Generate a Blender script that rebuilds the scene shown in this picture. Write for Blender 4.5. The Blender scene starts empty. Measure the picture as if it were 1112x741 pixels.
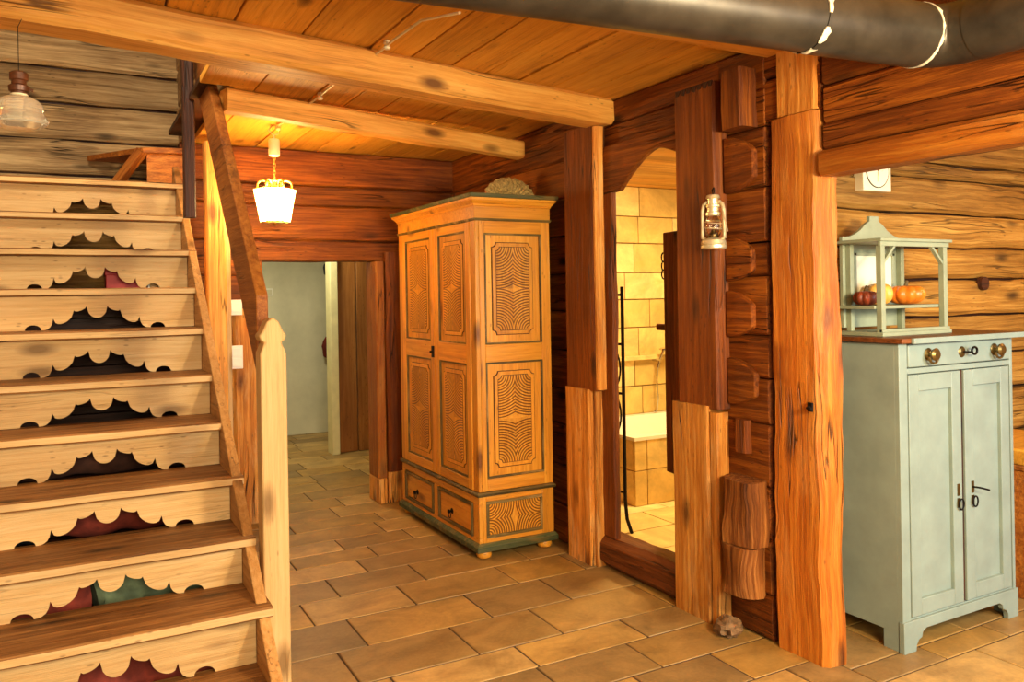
import bpy, bmesh, math, random
from mathutils import Vector, noise
random.seed(7)
R = math.radians
PI = math.pi
SC = bpy.context.scene
COL = SC.collection

# ------------------------------------------------------------------ colour / materials
def lin(c):
    out = []
    for v in c[:3]:
        v = v / 255.0
        out.append(v / 12.92 if v <= .04045 else ((v + .055) / 1.055) ** 2.4)
    return (out[0], out[1], out[2], 1.0)

class NT:
    """small wrapper for building a node tree"""
    def __init__(self, name):
        self.m = bpy.data.materials.new(name)
        self.m.use_nodes = True
        self.t = self.m.node_tree
        self.t.nodes.clear()
        self.out = self.n('ShaderNodeOutputMaterial')
        self.b = self.n('ShaderNodeBsdfPrincipled')
        self.l(self.b.outputs[0], self.out.inputs[0])
    def n(self, typ, **kw):
        nd = self.t.nodes.new(typ)
        for k, v in kw.items():
            setattr(nd, k, v)
        return nd
    def l(self, a, b):
        self.t.links.new(a, b)
    def attr(self, name):
        return self.n('ShaderNodeAttribute', attribute_name=name)
    def math(self, op, a, b=None, c=None, clamp=False):
        nd = self.n('ShaderNodeMath', operation=op, use_clamp=clamp)
        for i, v in enumerate((a, b, c)):
            if v is None: continue
            if isinstance(v, (int, float)): nd.inputs[i].default_value = v
            else: self.l(v, nd.inputs[i])
        return nd.outputs[0]
    def vmul(self, vec, s):
        nd = self.n('ShaderNodeVectorMath', operation='MULTIPLY')
        self.l(vec, nd.inputs[0]); nd.inputs[1].default_value = s
        return nd.outputs[0]
    def noise(self, vec, scale=1.0, detail=4.0, rough=.6, dist=0.0):
        nd = self.n('ShaderNodeTexNoise')
        self.l(vec, nd.inputs['Vector'])
        nd.inputs['Scale'].default_value = scale; nd.inputs['Detail'].default_value = detail
        nd.inputs['Roughness'].default_value = rough; nd.inputs['Distortion'].default_value = dist
        return nd.outputs[0]
    def ramp(self, fac, stops, interp='LINEAR'):
        nd = self.n('ShaderNodeValToRGB')
        cr = nd.color_ramp; cr.interpolation = interp
        while len(cr.elements) > 1: cr.elements.remove(cr.elements[-1])
        cr.elements[0].position = stops[0][0]; cr.elements[0].color = stops[0][1]
        for p, c in stops[1:]:
            e = cr.elements.new(p); e.color = c
        self.l(fac, nd.inputs[0])
        return nd.outputs[0]
    def mix(self, fac, a, b, blend='MIX'):
        nd = self.n('ShaderNodeMix', data_type='RGBA', blend_type=blend)
        if isinstance(fac, (int, float)): nd.inputs[0].default_value = fac
        else: self.l(fac, nd.inputs[0])
        for i, v in ((6, a), (7, b)):
            if isinstance(v, tuple): nd.inputs[i].default_value = v
            else: self.l(v, nd.inputs[i])
        return nd.outputs[2]
    def bump(self, h, strength=.3, dist=.01):
        nd = self.n('ShaderNodeBump')
        nd.inputs['Strength'].default_value = strength; nd.inputs['Distance'].default_value = dist
        self.l(h, nd.inputs['Height']); self.l(nd.outputs[0], self.b.inputs['Normal'])
    def bright(self, col, f):
        nd = self.n('ShaderNodeHueSaturation')
        self.l(f, nd.inputs['Value']); self.l(col, nd.inputs['Color'])
        return nd.outputs[0]

BW = ((0, 0, 0, 1), (1, 1, 1, 1))

def wood(name, dark, mid, light, rough=.55, knots=.8, cracks=.8, bump=.35, tint=.5, fine=1.0, spec=.35, worn=None, ripple=None, specks=.5, blotch=.3, con=1.0):
    t = NT(name)
    gc = t.attr('gc').outputs['Vector']
    tn = t.attr('tint').outputs['Fac']
    warp = t.noise(t.vmul(gc, (1.2, 4, 4)), 1, 2, .5)
    wv = t.n('ShaderNodeVectorMath', operation='MULTIPLY_ADD')
    cmb = t.n('ShaderNodeCombineXYZ')
    t.l(warp, cmb.inputs[1]); t.l(warp, cmb.inputs[2])
    t.l(cmb.outputs[0], wv.inputs[0]); wv.inputs[1].default_value = (0, .035, .035); t.l(gc, wv.inputs[2])
    g2 = wv.outputs[0]
    n1 = t.noise(t.vmul(g2, (2.0 * fine, 52 * fine, 52 * fine)), 1, 7, .66, .25)
    n2 = t.noise(t.vmul(gc, (1.1, 5, 5)), 1, 3, .55)
    n3 = t.noise(t.vmul(g2, (9, 260, 260)), 1, 3, .65)
    f = t.math('MULTIPLY_ADD', n2, .45, t.math('MULTIPLY_ADD', n1, .75, t.math('MULTIPLY_ADD', n3, .22, -.21)))
    col = t.ramp(f, [(.47 - .2 * con, lin(dark)), (.47, lin(mid)), (.47 + .19 * con, lin(light))])
    # knots
    vo = t.n('ShaderNodeTexVoronoi'); t.l(t.vmul(gc, (2.1, 5.5, 5.5)), vo.inputs['Vector']); vo.inputs['Scale'].default_value = 1
    k = t.ramp(vo.outputs['Distance'], [(.07, BW[1]), (.2, BW[0])])
    kcol = tuple(x * .5 for x in lin(dark)[:3]) + (1,)
    col = t.mix(t.math('MULTIPLY', k, knots), col, kcol)
    # drying cracks along the grain
    cr = t.noise(t.vmul(g2, (.9, 20, 20)), 1, 2, .5)
    c = t.ramp(t.math('ABSOLUTE', t.math('SUBTRACT', cr, .5)), [(.003, BW[1]), (.014, BW[0])])
    gate = t.ramp(t.noise(t.vmul(gc, (1.3, 3, 3)), 1, 1, .5), [(.5, BW[0]), (.58, BW[1])])
    crk = t.math('MULTIPLY', t.math('MULTIPLY', c, gate), cracks)
    col = t.mix(crk, col, tuple(x * .18 for x in lin(dark)[:3]) + (1,))
    if worn:
        wn = t.ramp(t.noise(t.vmul(gc, (3, 14, 14)), 1, 5, .65), [(.52, BW[0]), (.66, BW[1])])
        col = t.mix(t.math('MULTIPLY', wn, worn[1]), col, lin(worn[0]))
    bl = t.noise(t.vmul(gc, (.9, 3.2, 3.2)), 1.3, 4, .6)
    sp = t.n('ShaderNodeTexVoronoi'); t.l(t.vmul(gc, (16, 46, 46)), sp.inputs['Vector']); sp.inputs['Scale'].default_value = 1
    spk = t.math('MULTIPLY', t.ramp(sp.outputs['Distance'], [(.1, BW[1]), (.22, BW[0])]), t.ramp(t.noise(t.vmul(gc, (1.5, 4, 4)), 1.7, 2, .5), [(.5, BW[0]), (.6, BW[1])]))
    col = t.mix(t.math('MULTIPLY', spk, specks), col, tuple(x * .3 for x in lin(dark)[:3]) + (1,))
    h = t.math('SUBTRACT', t.math('ADD', n1, t.math('MULTIPLY', n3, .4)), t.math('MULTIPLY', crk, 1.5))
    if ripple:
        pc = t.n('ShaderNodeSeparateXYZ'); t.l(t.attr('pc').outputs['Vector'], pc.inputs[0])
        d = t.math('SQRT', t.math('ADD', t.math('MULTIPLY', pc.outputs[0], pc.outputs[0]), t.math('MULTIPLY', pc.outputs[1], pc.outputs[1])))
        s = t.math('SINE', t.math('MULTIPLY', d, 2 * PI / ripple[1]))
        gr = t.ramp(s, [(.0, BW[0]), (.55, BW[1])])
        inside = t.math('LESS_THAN', d, pc.outputs[2])
        gm = t.math('MULTIPLY', gr, inside)
        col = t.mix(t.math('MULTIPLY', gm, ripple[2]), col, lin(ripple[0]))
        h = t.math('SUBTRACT', h, t.math('MULTIPLY', gm, 3.0))
    col = t.bright(col, t.math('MULTIPLY', t.math('MULTIPLY_ADD', bl, blotch * 2.4, 1 - blotch * 1.2), t.math('MULTIPLY_ADD', tn, tint, 1 - tint / 2)))
    t.l(col, t.b.inputs['Base Color'])
    t.b.inputs['Roughness'].default_value = rough
    t.b.inputs['Specular IOR Level'].default_value = spec
    t.bump(h, min(1, bump * 1.5), .008)
    return t.m

def plain(name, col, rough=.5, metal=0.0, var=.12, scale=12.0, bump=.05, wear=None, spec=.5, coat=0.0):
    t = NT(name)
    co = t.n('ShaderNodeTexCoord').outputs['Object']
    n1 = t.noise(co, scale, 5, .6)
    c = lin(col)
    lo = tuple(max(0, x * (1 - var * 2)) for x in c[:3]) + (1,)
    hi = tuple(min(1, x * (1 + var * 2)) for x in c[:3]) + (1,)
    out = t.ramp(n1, [(.3, lo), (.7, hi)])
    if wear:
        w = t.ramp(t.noise(co, wear[1], 6, .7), [(wear[2], BW[0]), (wear[2] + .06, BW[1])])
        out = t.mix(w, out, lin(wear[0]))
    t.l(out, t.b.inputs['Base Color'])
    t.b.inputs['Roughness'].default_value = rough; t.b.inputs['Metallic'].default_value = metal
    t.b.inputs['Specular IOR Level'].default_value = spec; t.b.inputs['Coat Weight'].default_value = coat
    if bump: t.bump(n1, bump, .01)
    return t.m

def stone(name, stops, scale=5.0, rough=.45, bump=.25, var=.35, spec=.4, stain=((120, 84, 40), .5)):
    t = NT(name)
    gc = t.attr('gc').outputs['Vector']; tn = t.attr('tint').outputs['Fac']
    a = t.noise(gc, scale, 7, .62, .8)
    b = t.noise(gc, scale * 14, 4, .6)
    base = t.ramp(tn, stops)
    col = t.bright(base, t.math('MULTIPLY_ADD', a, 1.5, t.math('MULTIPLY_ADD', b, var * 1.4, .25 - var * .7)))
    st = t.ramp(t.noise(t.vmul(gc, (1.0, 2.4, 2.4)), 2.6, 6, .68, 1.0), [(.5, BW[0]), (.7, BW[1])])
    col = t.mix(t.math('MULTIPLY', st, stain[1]), col, lin(stain[0]))
    t.l(col, t.b.inputs['Base Color']); t.b.inputs['Roughness'].default_value = rough
    t.b.inputs['Specular IOR Level'].default_value = spec
    t.bump(t.math('ADD', a, t.math('MULTIPLY', b, .5)), bump, .006)
    return t.m

def glass(name, col=(1, 1, 1, 1), rough=.02):
    t = NT(name)
    t.b.inputs['Base Color'].default_value = col; t.b.inputs['Roughness'].default_value = rough
    t.b.inputs['Transmission Weight'].default_value = 1.0; t.b.inputs['IOR'].default_value = 1.45
    return t.m

def glow(name, col, strength):
    t = NT(name)
    t.b.inputs['Base Color'].default_value = lin(col)
    t.b.inputs['Emission Color'].default_value = lin(col); t.b.inputs['Emission Strength'].default_value = strength
    return t.m

M = {}
M['stair'] = wood('pale_stair_pine', (156, 112, 62), (208, 168, 110), (228, 196, 144), knots=.8, cracks=.25, tint=.25, con=1.7, blotch=.2)
M['stringer'] = wood('brown_stringer_wood', (128, 80, 34), (186, 132, 70), (212, 164, 104), knots=.7, cracks=.4, con=1.5)
M['tread'] = wood('brown_tread_wood', (70, 40, 16), (128, 82, 38), (180, 128, 70), knots=.8, cracks=.9, tint=.3)
M['newel'] = wood('pale_newel_wood', (168, 122, 68), (216, 176, 116), (234, 202, 146), knots=.8, cracks=.5, tint=.2, con=1.8, blotch=.2)
M['rail'] = wood('brown_rail_wood', (108, 52, 14), (160, 90, 30), (200, 128, 52), knots=.6, cracks=.5)
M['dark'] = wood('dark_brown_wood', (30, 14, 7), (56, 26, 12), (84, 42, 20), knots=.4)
M['ceil'] = wood('honey_ceiling_boards', (146, 88, 18), (218, 152, 50), (238, 180, 74), knots=.9, cracks=.2, tint=.3, con=1.6)
M['beam'] = wood('hewn_beam_wood', (136, 78, 24), (218, 152, 66), (242, 188, 98), knots=.9, cracks=.8, con=1.35)
M['log'] = wood('red_brown_logs', (38, 13, 1), (108, 51, 8), (164, 92, 22), rough=.55, con=1.2, knots=.9, cracks=.75, bump=.6, tint=.5, spec=.3)
M['plank'] = wood('amber_post_wood', (58, 22, 3), (118, 55, 9), (162, 88, 22), con=1.3, rough=.5, knots=.85, cracks=.9, bump=.5)
M['corner'] = wood('orange_corner_post_wood', (96, 44, 8), (164, 88, 20), (204, 130, 42), con=1.3, rough=.5, knots=.8, cracks=.9, bump=.6, worn=((206, 150, 80), .25))
M['palep'] = wood('weathered_amber_wood', (118, 60, 16), (196, 122, 42), (232, 170, 82), rough=.55, knots=.8, cracks=1, bump=.6, worn=((226, 182, 118), .4))
M['sill'] = wood('sill_wood', (72, 26, 8), (124, 62, 22), (156, 92, 40), rough=.5, knots=.5, cracks=.8, bump=.5)
M['rough'] = wood('rough_log_end_wood', (50, 22, 6), (112, 62, 22), (170, 112, 54), rough=.75, knots=.4, cracks=1, bump=.9, blotch=.5, spec=.2)
M['grey'] = wood('grey_weathered_logs', (78, 56, 34), (168, 134, 90), (214, 182, 132), rough=.75, knots=.9, cracks=1, bump=.5, tint=.4)
M['klog'] = wood('golden_kitchen_logs', (80, 48, 12), (154, 106, 38), (200, 152, 72), rough=.65, con=1.2, knots=.9, cracks=.7, bump=.5, tint=.4)
M['pine'] = wood('golden_wardrobe_pine', (150, 80, 14), (214, 140, 38), (238, 172, 62), rough=.38, knots=.9, cracks=.2, con=1.6, bump=.2, tint=.25, spec=.5)
M['ripple'] = wood('rippled_carved_pine', (166, 94, 20), (224, 150, 46), (244, 182, 74), con=1.8, rough=.4, knots=.5, cracks=.2, bump=.55, tint=.2, ripple=((96, 40, 6), .0152, .8))
M['green'] = wood('green_painted_wood', (38, 48, 26), (66, 72, 40), (96, 92, 56), rough=.5, knots=.2, cracks=.5, worn=((150, 110, 50), .5))
M['greenline'] = wood('dull_green_moulding', (58, 46, 20), (92, 74, 34), (134, 110, 60), rough=.5, knots=.1, cracks=.3, worn=((190, 150, 90), .6))
M['doorpine'] = wood('passage_door_pine', (120, 68, 26), (158, 98, 44), (180, 120, 60), knots=.5, cracks=.1, tint=.2)
M['cream'] = plain('cream_paint', (226, 214, 164), .55, var=.04)
M['plaster'] = plain('cream_plaster', (212, 206, 180), .85, var=.05, scale=4, bump=.12)
M['floor'] = stone('brown_sandstone_tiles', [(0, lin((136, 108, 66))), (.35, lin((154, 120, 68))), (.7, lin((168, 128, 62))), (1, lin((186, 150, 92)))], 4.5, .45)
M['grout'] = plain('dark_grout', (74, 54, 34), .9)
M['bathtile'] = stone('cream_limestone_blocks', [(0, lin((206, 170, 98))), (.5, lin((224, 190, 118))), (1, lin((238, 210, 148)))], 3.5, .5, .1, .15, stain=((226, 176, 86), .5))
M['bathgrout'] = plain('ochre_grout', (150, 108, 48), .9)
M['bathwood'] = wood('bath_ceiling_boards', (150, 96, 38), (206, 150, 70), (226, 178, 98), knots=.3, cracks=.2)
M['enamel'] = plain('white_enamel', (240, 236, 220), .15, var=.01, bump=0)
M['chrome'] = plain('chrome', (210, 205, 195), .15, 1, .03, bump=0)
M['iron'] = plain('black_iron', (24, 20, 18), .55, .7, .1)
M['pipe'] = plain('dark_stove_pipe', (62, 56, 48), .4, .5, .22, 7, .05)
M['scale'] = plain('white_lime_scale', (206, 196, 172), .8, 0, .2, 40, .2)
M['ceramic'] = plain('cream_ceramic', (238, 224, 186), .3, 0, .03, bump=0)
M['cablewhite'] = plain('white_cable', (228, 214, 176), .5, 0, .05)
M['gilt'] = plain('gilded_brass', (214, 172, 84), .3, .85, .1)
M['pewter'] = plain('pale_tinned_metal', (226, 212, 172), .3, .6, .1, 30)
M['brass'] = plain('old_brass', (128, 106, 62), .35, .9, .15)
M['keydark'] = plain('dark_key_steel', (40, 36, 32), .4, .9)
M['bakelite'] = plain('brown_burner', (92, 52, 30), .4, .2, .25, 40)
M['paint'] = plain('pale_sage_paint', (136, 150, 140), .5, 0, .06, 7, .08, wear=((122, 120, 92), 26, .72))
M['paintshelf'] = plain('grey_green_shelf_paint', (146, 152, 124), .55, 0, .07, 9, .08)
M['cabtop'] = wood('brown_cabinet_top', (62, 30, 12), (96, 52, 24), (124, 72, 36), rough=.4, knots=.3)
M['mirror'] = plain('cream_reflection_and_dial', (236, 230, 200), .35, 0, .02, bump=0)
M['pumpkin'] = plain('orange_pumpkin_skin', (214, 116, 26), .38, 0, .18, 18, .06)
M['gourd'] = plain('yellow_orange_pumpkin_skin', (226, 160, 66), .42, 0, .2, 30, .15)
M['redleaf'] = plain('rust_red_gourd_skin', (120, 48, 22), .5, 0, .3, 25, .2)
M['stem'] = plain('dry_stem', (96, 74, 34), .7, 0, .2)
M['wicker'] = plain('woven_straw', (178, 148, 86), .7, 0, .35, 70, .6)
M['rim'] = plain('pale_basket_rim', (214, 186, 142), .6, 0, .2, 40)
M['red'] = plain('bright_red_card', (196, 18, 20), .5, 0, .05)
M['redcloth'] = plain('rust_red_cloth', (128, 44, 28), .85, 0, .2, 20, .1)
M['greencloth'] = plain('sage_green_cloth', (108, 122, 92), .85, 0, .15, 20, .1)
M['bluecloth'] = plain('dark_blue_cloth', (36, 40, 50), .85, 0, .15, 20, .1)
M['browncloth'] = plain('dark_brown_cloth', (70, 36, 22), .85, 0, .2, 20, .1)
M['white'] = plain('white_plastic', (236, 232, 220), .4, 0, .02, bump=0)
M['rock'] = plain('grey_brown_rock', (120, 90, 58), .8, 0, .35, 30, .8)
M['coat'] = plain('dark_red_fabric', (96, 20, 12), .85, 0, .2)
M['towel'] = plain('cream_towel', (226, 214, 180), .9, 0, .06, 60, .3)
M['glass'] = glass('clear_glass', (1, .97, .88, 1))
M['lampglass'] = glass('cloudy_lamp_glass', (1, .95, .8, 1), .12)
M['lampglass'].node_tree.nodes['Principled BSDF'].inputs['Transmission Weight'].default_value = .8
M['lit'] = glow('lit_frosted_lantern_glass', (255, 216, 140), 62.0)
# ------------------------------------------------------------------ mesh builder
def V(*a): return Vector(a)

class MB:
    def __init__(self):
        self.v = []; self.f = []; self.gc = []; self.ti = []; self.pc = []; self.sm = []
    def add(self, vs, fs, gcs=None, tint=None, pcs=None):
        o = len(self.v)
        tint = random.random() if tint is None else tint
        self.v += [Vector(p) for p in vs]
        self.f += [tuple(i + o for i in f) for f in fs]
        off = Vector((random.uniform(-50, 50), random.uniform(-50, 50), random.uniform(-50, 50)))
        self.gc += [Vector(g) + off for g in (gcs or vs)]
        self.ti += [tint] * len(vs)
        self.pc += list(pcs) if pcs else [(0, 0, 0)] * len(vs)
        return self
    @staticmethod
    def g(p, axis):
        return (p[0], p[1], p[2]) if axis == 'x' else (p[1], p[0], p[2]) if axis == 'y' else (p[2], p[0], p[1])
    def box(self, x0, x1, y0, y1, z0, z1, axis='x', tint=None):
        vs = [(x, y, z) for x in (x0, x1) for y in (y0, y1) for z in (z0, z1)]
        fs = [(0, 1, 3, 2), (4, 6, 7, 5), (0, 4, 5, 1), (2, 3, 7, 6), (0, 2, 6, 4), (1, 5, 7, 3)]
        return self.add(vs, fs, [self.g(p, axis) for p in vs], tint)
    def prism(self, pts, plane, a, b, axis='x', tint=None, pcs=None):
        """pts 2-D outline in plane 'xz','yz','xy', extruded a..b along the missing axis"""
        def mk(p, d):
            return (p[0], d, p[1]) if plane == 'xz' else (d, p[0], p[1]) if plane == 'yz' else (p[0], p[1], d)
        n = len(pts)
        vs = [mk(p, a) for p in pts] + [mk(p, b) for p in pts]
        fs = [tuple(range(n)), tuple(range(2 * n - 1, n - 1, -1))] + [(i, n + i, n + (i + 1) % n, (i + 1) % n) for i in range(n)]
        return self.add(vs, fs, [self.g(p, axis) for p in vs], tint, (list(pcs) * 2) if pcs else None)
    def plate(self, c, U, W, N, pts, d0, d1, along='w', tint=None, pcs=None):
        c, U, W, N = Vector(c), Vector(U), Vector(W), Vector(N)
        n = len(pts); vs = []; gs = []
        for d in (d0, d1):
            for p in pts:
                vs.append(c + U * p[0] + W * p[1] + N * d)
                gs.append((p[1], p[0], d) if along == 'w' else (p[0], p[1], d))
        fs = [tuple(range(n)), tuple(range(2 * n - 1, n - 1, -1))] + [(i, n + i, n + (i + 1) % n, (i + 1) % n) for i in range(n)]
        return self.add(vs, fs, gs, tint, (list(pcs) * 2) if pcs else None)
    def timber(self, p0, p1, w, h, up=(0, 0, 1), ch=.012, seg=None, wob=.004, tint=None, taper=1.0):
        """squared timber from p0 to p1 (axis line): w across, h along up; hewn wobble"""
        p0, p1 = Vector(p0), Vector(p1)
        d = p1 - p0; L = d.length; d.normalize()
        up = Vector(up); s = d.cross(up).normalized(); up = s.cross(d).normalized()
        seg = seg or max(2, int(L / .12))
        hw, hh = w / 2, h / 2
        ring = [(-hw + ch, -hh), (0, -hh), (hw - ch, -hh), (hw, -hh + ch), (hw, 0), (hw, hh - ch), (hw - ch, hh), (0, hh), (-hw + ch, hh), (-hw, hh - ch), (-hw, 0), (-hw, -hh + ch)]
        n = len(ring); sd = random.uniform(0, 100); vs = []; gs = []
        for i in range(seg + 1):
            t = i / seg; k = 1 + (taper - 1) * t
            for j, (a, b) in enumerate(ring):
                q = Vector((t * L * 3.2 + sd, a * 9 + sd, b * 9))
                q2 = Vector((t * L * 11 + sd, a * 14, b * 14 + sd))
                da = (noise.noise(q) + .4 * noise.noise(q2)) * wob; db = (noise.noise(q + Vector((31, 7, 3))) + .4 * noise.noise(q2 + Vector((9, 9, 9)))) * wob
                a2, b2 = a * k + da, b * k + db
                vs.append(p0 + d * (t * L) + s * a2 + up * b2); gs.append((t * L, a, b))
        fs = []
        for i in range(seg):
            for j in range(n):
                fs.append((i * n + j, i * n + (j + 1) % n, (i + 1) * n + (j + 1) % n, (i + 1) * n + j))
        fs.append(tuple(range(n - 1, -1, -1))); fs.append(tuple(seg * n + j for j in range(n)))
        return self.add(vs, fs, gs, tint)
    def lathe(self, prof, c=(0, 0, 0), n=24, axis='z', tint=None, sx=1, sy=1, ribs=0, rib=0.0):
        """prof: (r, h) list; closes at r=0"""
        c = Vector(c); vs = []; fs = []; rows = []
        for r, h in prof:
            row = []
            if r < 1e-6:
                row = [len(vs)]; vs.append((0, 0, h))
            else:
                for k in range(n):
                    a = 2 * PI * k / n
                    rr = r * (1 + rib * (abs(math.sin(a * ribs / 2)) - .6)) if ribs else r
                    row.append(len(vs)); vs.append((rr * math.cos(a) * sx, rr * math.sin(a) * sy, h))
            rows.append(row)
        for r0, r1 in zip(rows, rows[1:]):
            if len(r0) == 1 and len(r1) == 1: continue
            for k in range(n):
                k2 = (k + 1) % n
                if len(r0) == 1: fs.append((r0[0], r1[k2], r1[k]))
                elif len(r1) == 1: fs.append((r0[k], r0[k2], r1[0]))
                else: fs.append((r0[k], r0[k2], r1[k2], r1[k]))
        if len(rows[0]) > 1: fs.append(tuple(reversed(rows[0])))
        if len(rows[-1]) > 1: fs.append(tuple(rows[-1]))
        def rot(p):
            x, y, z = p
            return (x, y, z) if axis == 'z' else (z, x, y) if axis == 'x' else (x, z, y)
        vs = [c + Vector(rot(p)) for p in vs]
        return self.add(vs, fs, None, tint)
    def tube(self, path, r, n=10, tint=None, closed=False):
        path = [Vector(p) for p in path]; m = len(path); vs = []; fs = []
        rs = r if isinstance(r, (list, tuple)) else [r] * m
        prev = None
        for i, p in enumerate(path):
            if closed: d = path[(i + 1) % m] - path[i - 1]
            else: d = path[min(i + 1, m - 1)] - path[max(i - 1, 0)]
            d.normalize()
            if prev is None:
                a = Vector((0, 0, 1)) if abs(d.z) < .9 else Vector((1, 0, 0))
                s = d.cross(a).normalized()
            else:
                s = (prev - d * prev.dot(d)).normalized()
            prev = s; u = d.cross(s)
            for k in range(n):
                t = 2 * PI * k / n
                vs.append(p + (s * math.cos(t) + u * math.sin(t)) * rs[i])
        for i in range(m if closed else m - 1):
            i2 = (i + 1) % m
            for k in range(n):
                fs.append((i * n + k, i * n + (k + 1) % n, i2 * n + (k + 1) % n, i2 * n + k))
        if not closed:
            fs.append(tuple(range(n - 1, -1, -1))); fs.append(tuple((m - 1) * n + k for k in range(n)))
        return self.add(vs, fs, None, tint)
    def ball(self, c, r, n=16, sz=1.0, sx=1, sy=1):
        prof = [(r * math.sin(PI * i / 10), -r * sz * math.cos(PI * i / 10)) for i in range(11)]
        prof[0] = (0, -r * sz); prof[-1] = (0, r * sz)
        return self.lathe(prof, c, n, sx=sx, sy=sy)
    def lump(self, c, r, sx, sy, sz, amp=.25, seed=0, n=14, freq=2.0):
        vs = []; fs = []; c = Vector(c); rows = 9
        for i in range(rows + 1):
            th = PI * i / rows
            for k in range(n):
                ph = 2 * PI * k / n
                p = Vector((math.sin(th) * math.cos(ph), math.sin(th) * math.sin(ph), math.cos(th)))
                q = p * (1 + amp * noise.noise(p * freq + Vector((seed, seed, seed))))
                vs.append(c + Vector((q.x * r * sx, q.y * r * sy, q.z * r * sz)))
        for i in range(rows):
            for k in range(n):
                fs.append((i * n + k, i * n + (k + 1) % n, (i + 1) * n + (k + 1) % n, (i + 1) * n + k))
        return self.add(vs, fs)
    def build(self, name, mat, parent=None, bev=0.0, smooth=True, label=None, origin=None, ang=35):
        if parent is not None:
            off = WORLD[parent.name]
        else:
            if origin is None:
                xs = [p.x for p in self.v]; ys = [p.y for p in self.v]; zs = [p.z for p in self.v]
                origin = ((min(xs) + max(xs)) / 2, (min(ys) + max(ys)) / 2, min(zs))
            off = Vector(origin)
        me = bpy.data.meshes.new(name)
        me.from_pydata([p - off for p in self.v], [], self.f)
        for nm, dat in (('gc', self.gc), ('pc', self.pc)):
            at = me.attributes.new(nm, 'FLOAT_VECTOR', 'POINT')
            at.data.foreach_set('vector', [c for p in dat for c in p])
        at = me.attributes.new('tint', 'FLOAT', 'POINT'); at.data.foreach_set('value', self.ti)
        bm = bmesh.new(); bm.from_mesh(me)
        bmesh.ops.recalc_face_normals(bm, faces=bm.faces)
        bm.to_mesh(me); bm.free()
        if smooth:
            me.polygons.foreach_set('use_smooth', [True] * len(me.polygons))
            me.set_sharp_from_angle(angle=R(ang))
        me.materials.append(M[mat] if isinstance(mat, str) else mat)
        o = bpy.data.objects.new(name, me); COL.objects.link(o)
        if parent is not None: o.parent = parent
        else: o.location = off
        WORLD[o.name] = off
        if bev:
            md = o.modifiers.new('bevel', 'BEVEL'); md.width = bev; md.segments = 2; md.limit_method = 'ANGLE'; md.angle_limit = R(40)
            md.harden_normals = False
        if label: o['label'] = label
        return o

WORLD = {}
def tag(o, label, cat, group=None, kind=None):
    o['label'] = label; o['category'] = cat
    if group: o['group'] = group
    if kind: o['kind'] = kind
    return o
def thing(name, loc, label, cat, group=None):
    o = bpy.data.objects.new(name, None); COL.objects.link(o); o.location = loc
    o.empty_display_size = .1
    WORLD[o.name] = Vector(loc)
    return tag(o, label, cat, group)
def struct(o, label=None, cat=None):
    o['kind'] = 'structure'
    if label: o['label'] = label
    if cat: o['category'] = cat
    return o
def copy_tree(o, parent=None):
    c = o.copy(); COL.objects.link(c); c.parent = parent
    for ch in list(o.children): copy_tree(ch, c)
    return c
def arc(c, r, a0, a1, n, axis='xz'):
    out = []
    for i in range(n + 1):
        a = R(a0 + (a1 - a0) * i / n)
        out.append((c[0] + r * math.cos(a), c[1] + r * math.sin(a)))
    return out
# ------------------------------------------------------------------ SETTING
ZC = 2.48
def tiles(mb, rows, x0, x1, joints, z0, z1, grout=.008, lens=(.38, .62)):
    """rows: list of Y joint lines; joints: dict row index -> known X joints"""
    for i in range(len(rows) - 1):
        ya, yb = rows[i], rows[i + 1]
        js = sorted(joints.get(round(ya, 3), []))
        if not js: js = [x0 + random.uniform(.1, .5)]
        xs = [js[0]]
        while xs[0] > x0: xs.insert(0, xs[0] - random.uniform(*lens))
        for j in js[1:]: xs.append(j)
        while xs[-1] < x1: xs.append(xs[-1] + random.uniform(*lens))
        for a, b in zip(xs, xs[1:]):
            a2, b2 = max(a, x0), min(b, x1)
            if b2 - a2 < .02: continue
            g = grout / 2
            mb.box(a2 + g, b2 - g, ya + g, yb - g, z0, z1 + random.uniform(-.0012, .0012), 'x')

mb = MB()
rows = [-1.9]
while rows[-1] < 1.9: rows.append(rows[-1] + random.uniform(.22, .31))
rows = [r for r in rows if r < 1.8] + [1.99, 2.25, 2.5, 2.75, 2.965, 3.28, 3.6, 3.885, 4.165, 4.39, 4.6, 4.82, 5.07, 5.3, 5.58, 5.84]
while rows[-1] < 8.85: rows.append(rows[-1] + random.uniform(.22, .31))
rows[-1] = 8.9
J = {2.25: [1.85], 2.5: [1.57, 2.0], 2.75: [1.05, 1.59, 2.125], 2.965: [.935, 1.435, 1.835], 3.28: [1.07, 1.655, 2.08], 3.6: [.93, 1.415, 1.97],
     3.885: [1.13, 1.585, 2.2], 4.165: [1.365, 1.86], 4.39: [1.04, 1.5], 4.6: [1.37, 1.8], 4.82: [1.04, 1.7], 5.07: [1.2, 1.78], 5.3: [1.55]}
tiles(mb, rows, -1.2, 2.6, J, -.03, 0)
krows = [-1.9, -1.6, -1.3, -1.02, -.75, -.48, -.2, .08, .36, .62, .9, 1.17, 1.45, 1.73, 1.99, 2.12, 2.4, 2.66]
tiles(mb, krows, 2.6, 5.4, {1.73: [3.17], 1.99: [3.0, 3.42]}, -.03, 0)
fl = mb.build('floor', 'floor', bev=.004); struct(fl, 'brown sandstone tile floor laid in running rows through hall and kitchen', 'floor')
mb = MB(); mb.box(-1.25, 5.45, -1.95, 8.95, -.08, -.004)
g = mb.build('trim_1', 'grout'); struct(g, 'dark joint bed showing between the brown floor tiles', 'joints')
mb = MB()
brow = [2.72]
while brow[-1] < 5.4: brow.append(brow[-1] + random.uniform(.28, .36))
tiles(mb, brow, 2.62, 5.4, {}, -.03, .004, .008, (.45, .7))
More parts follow.
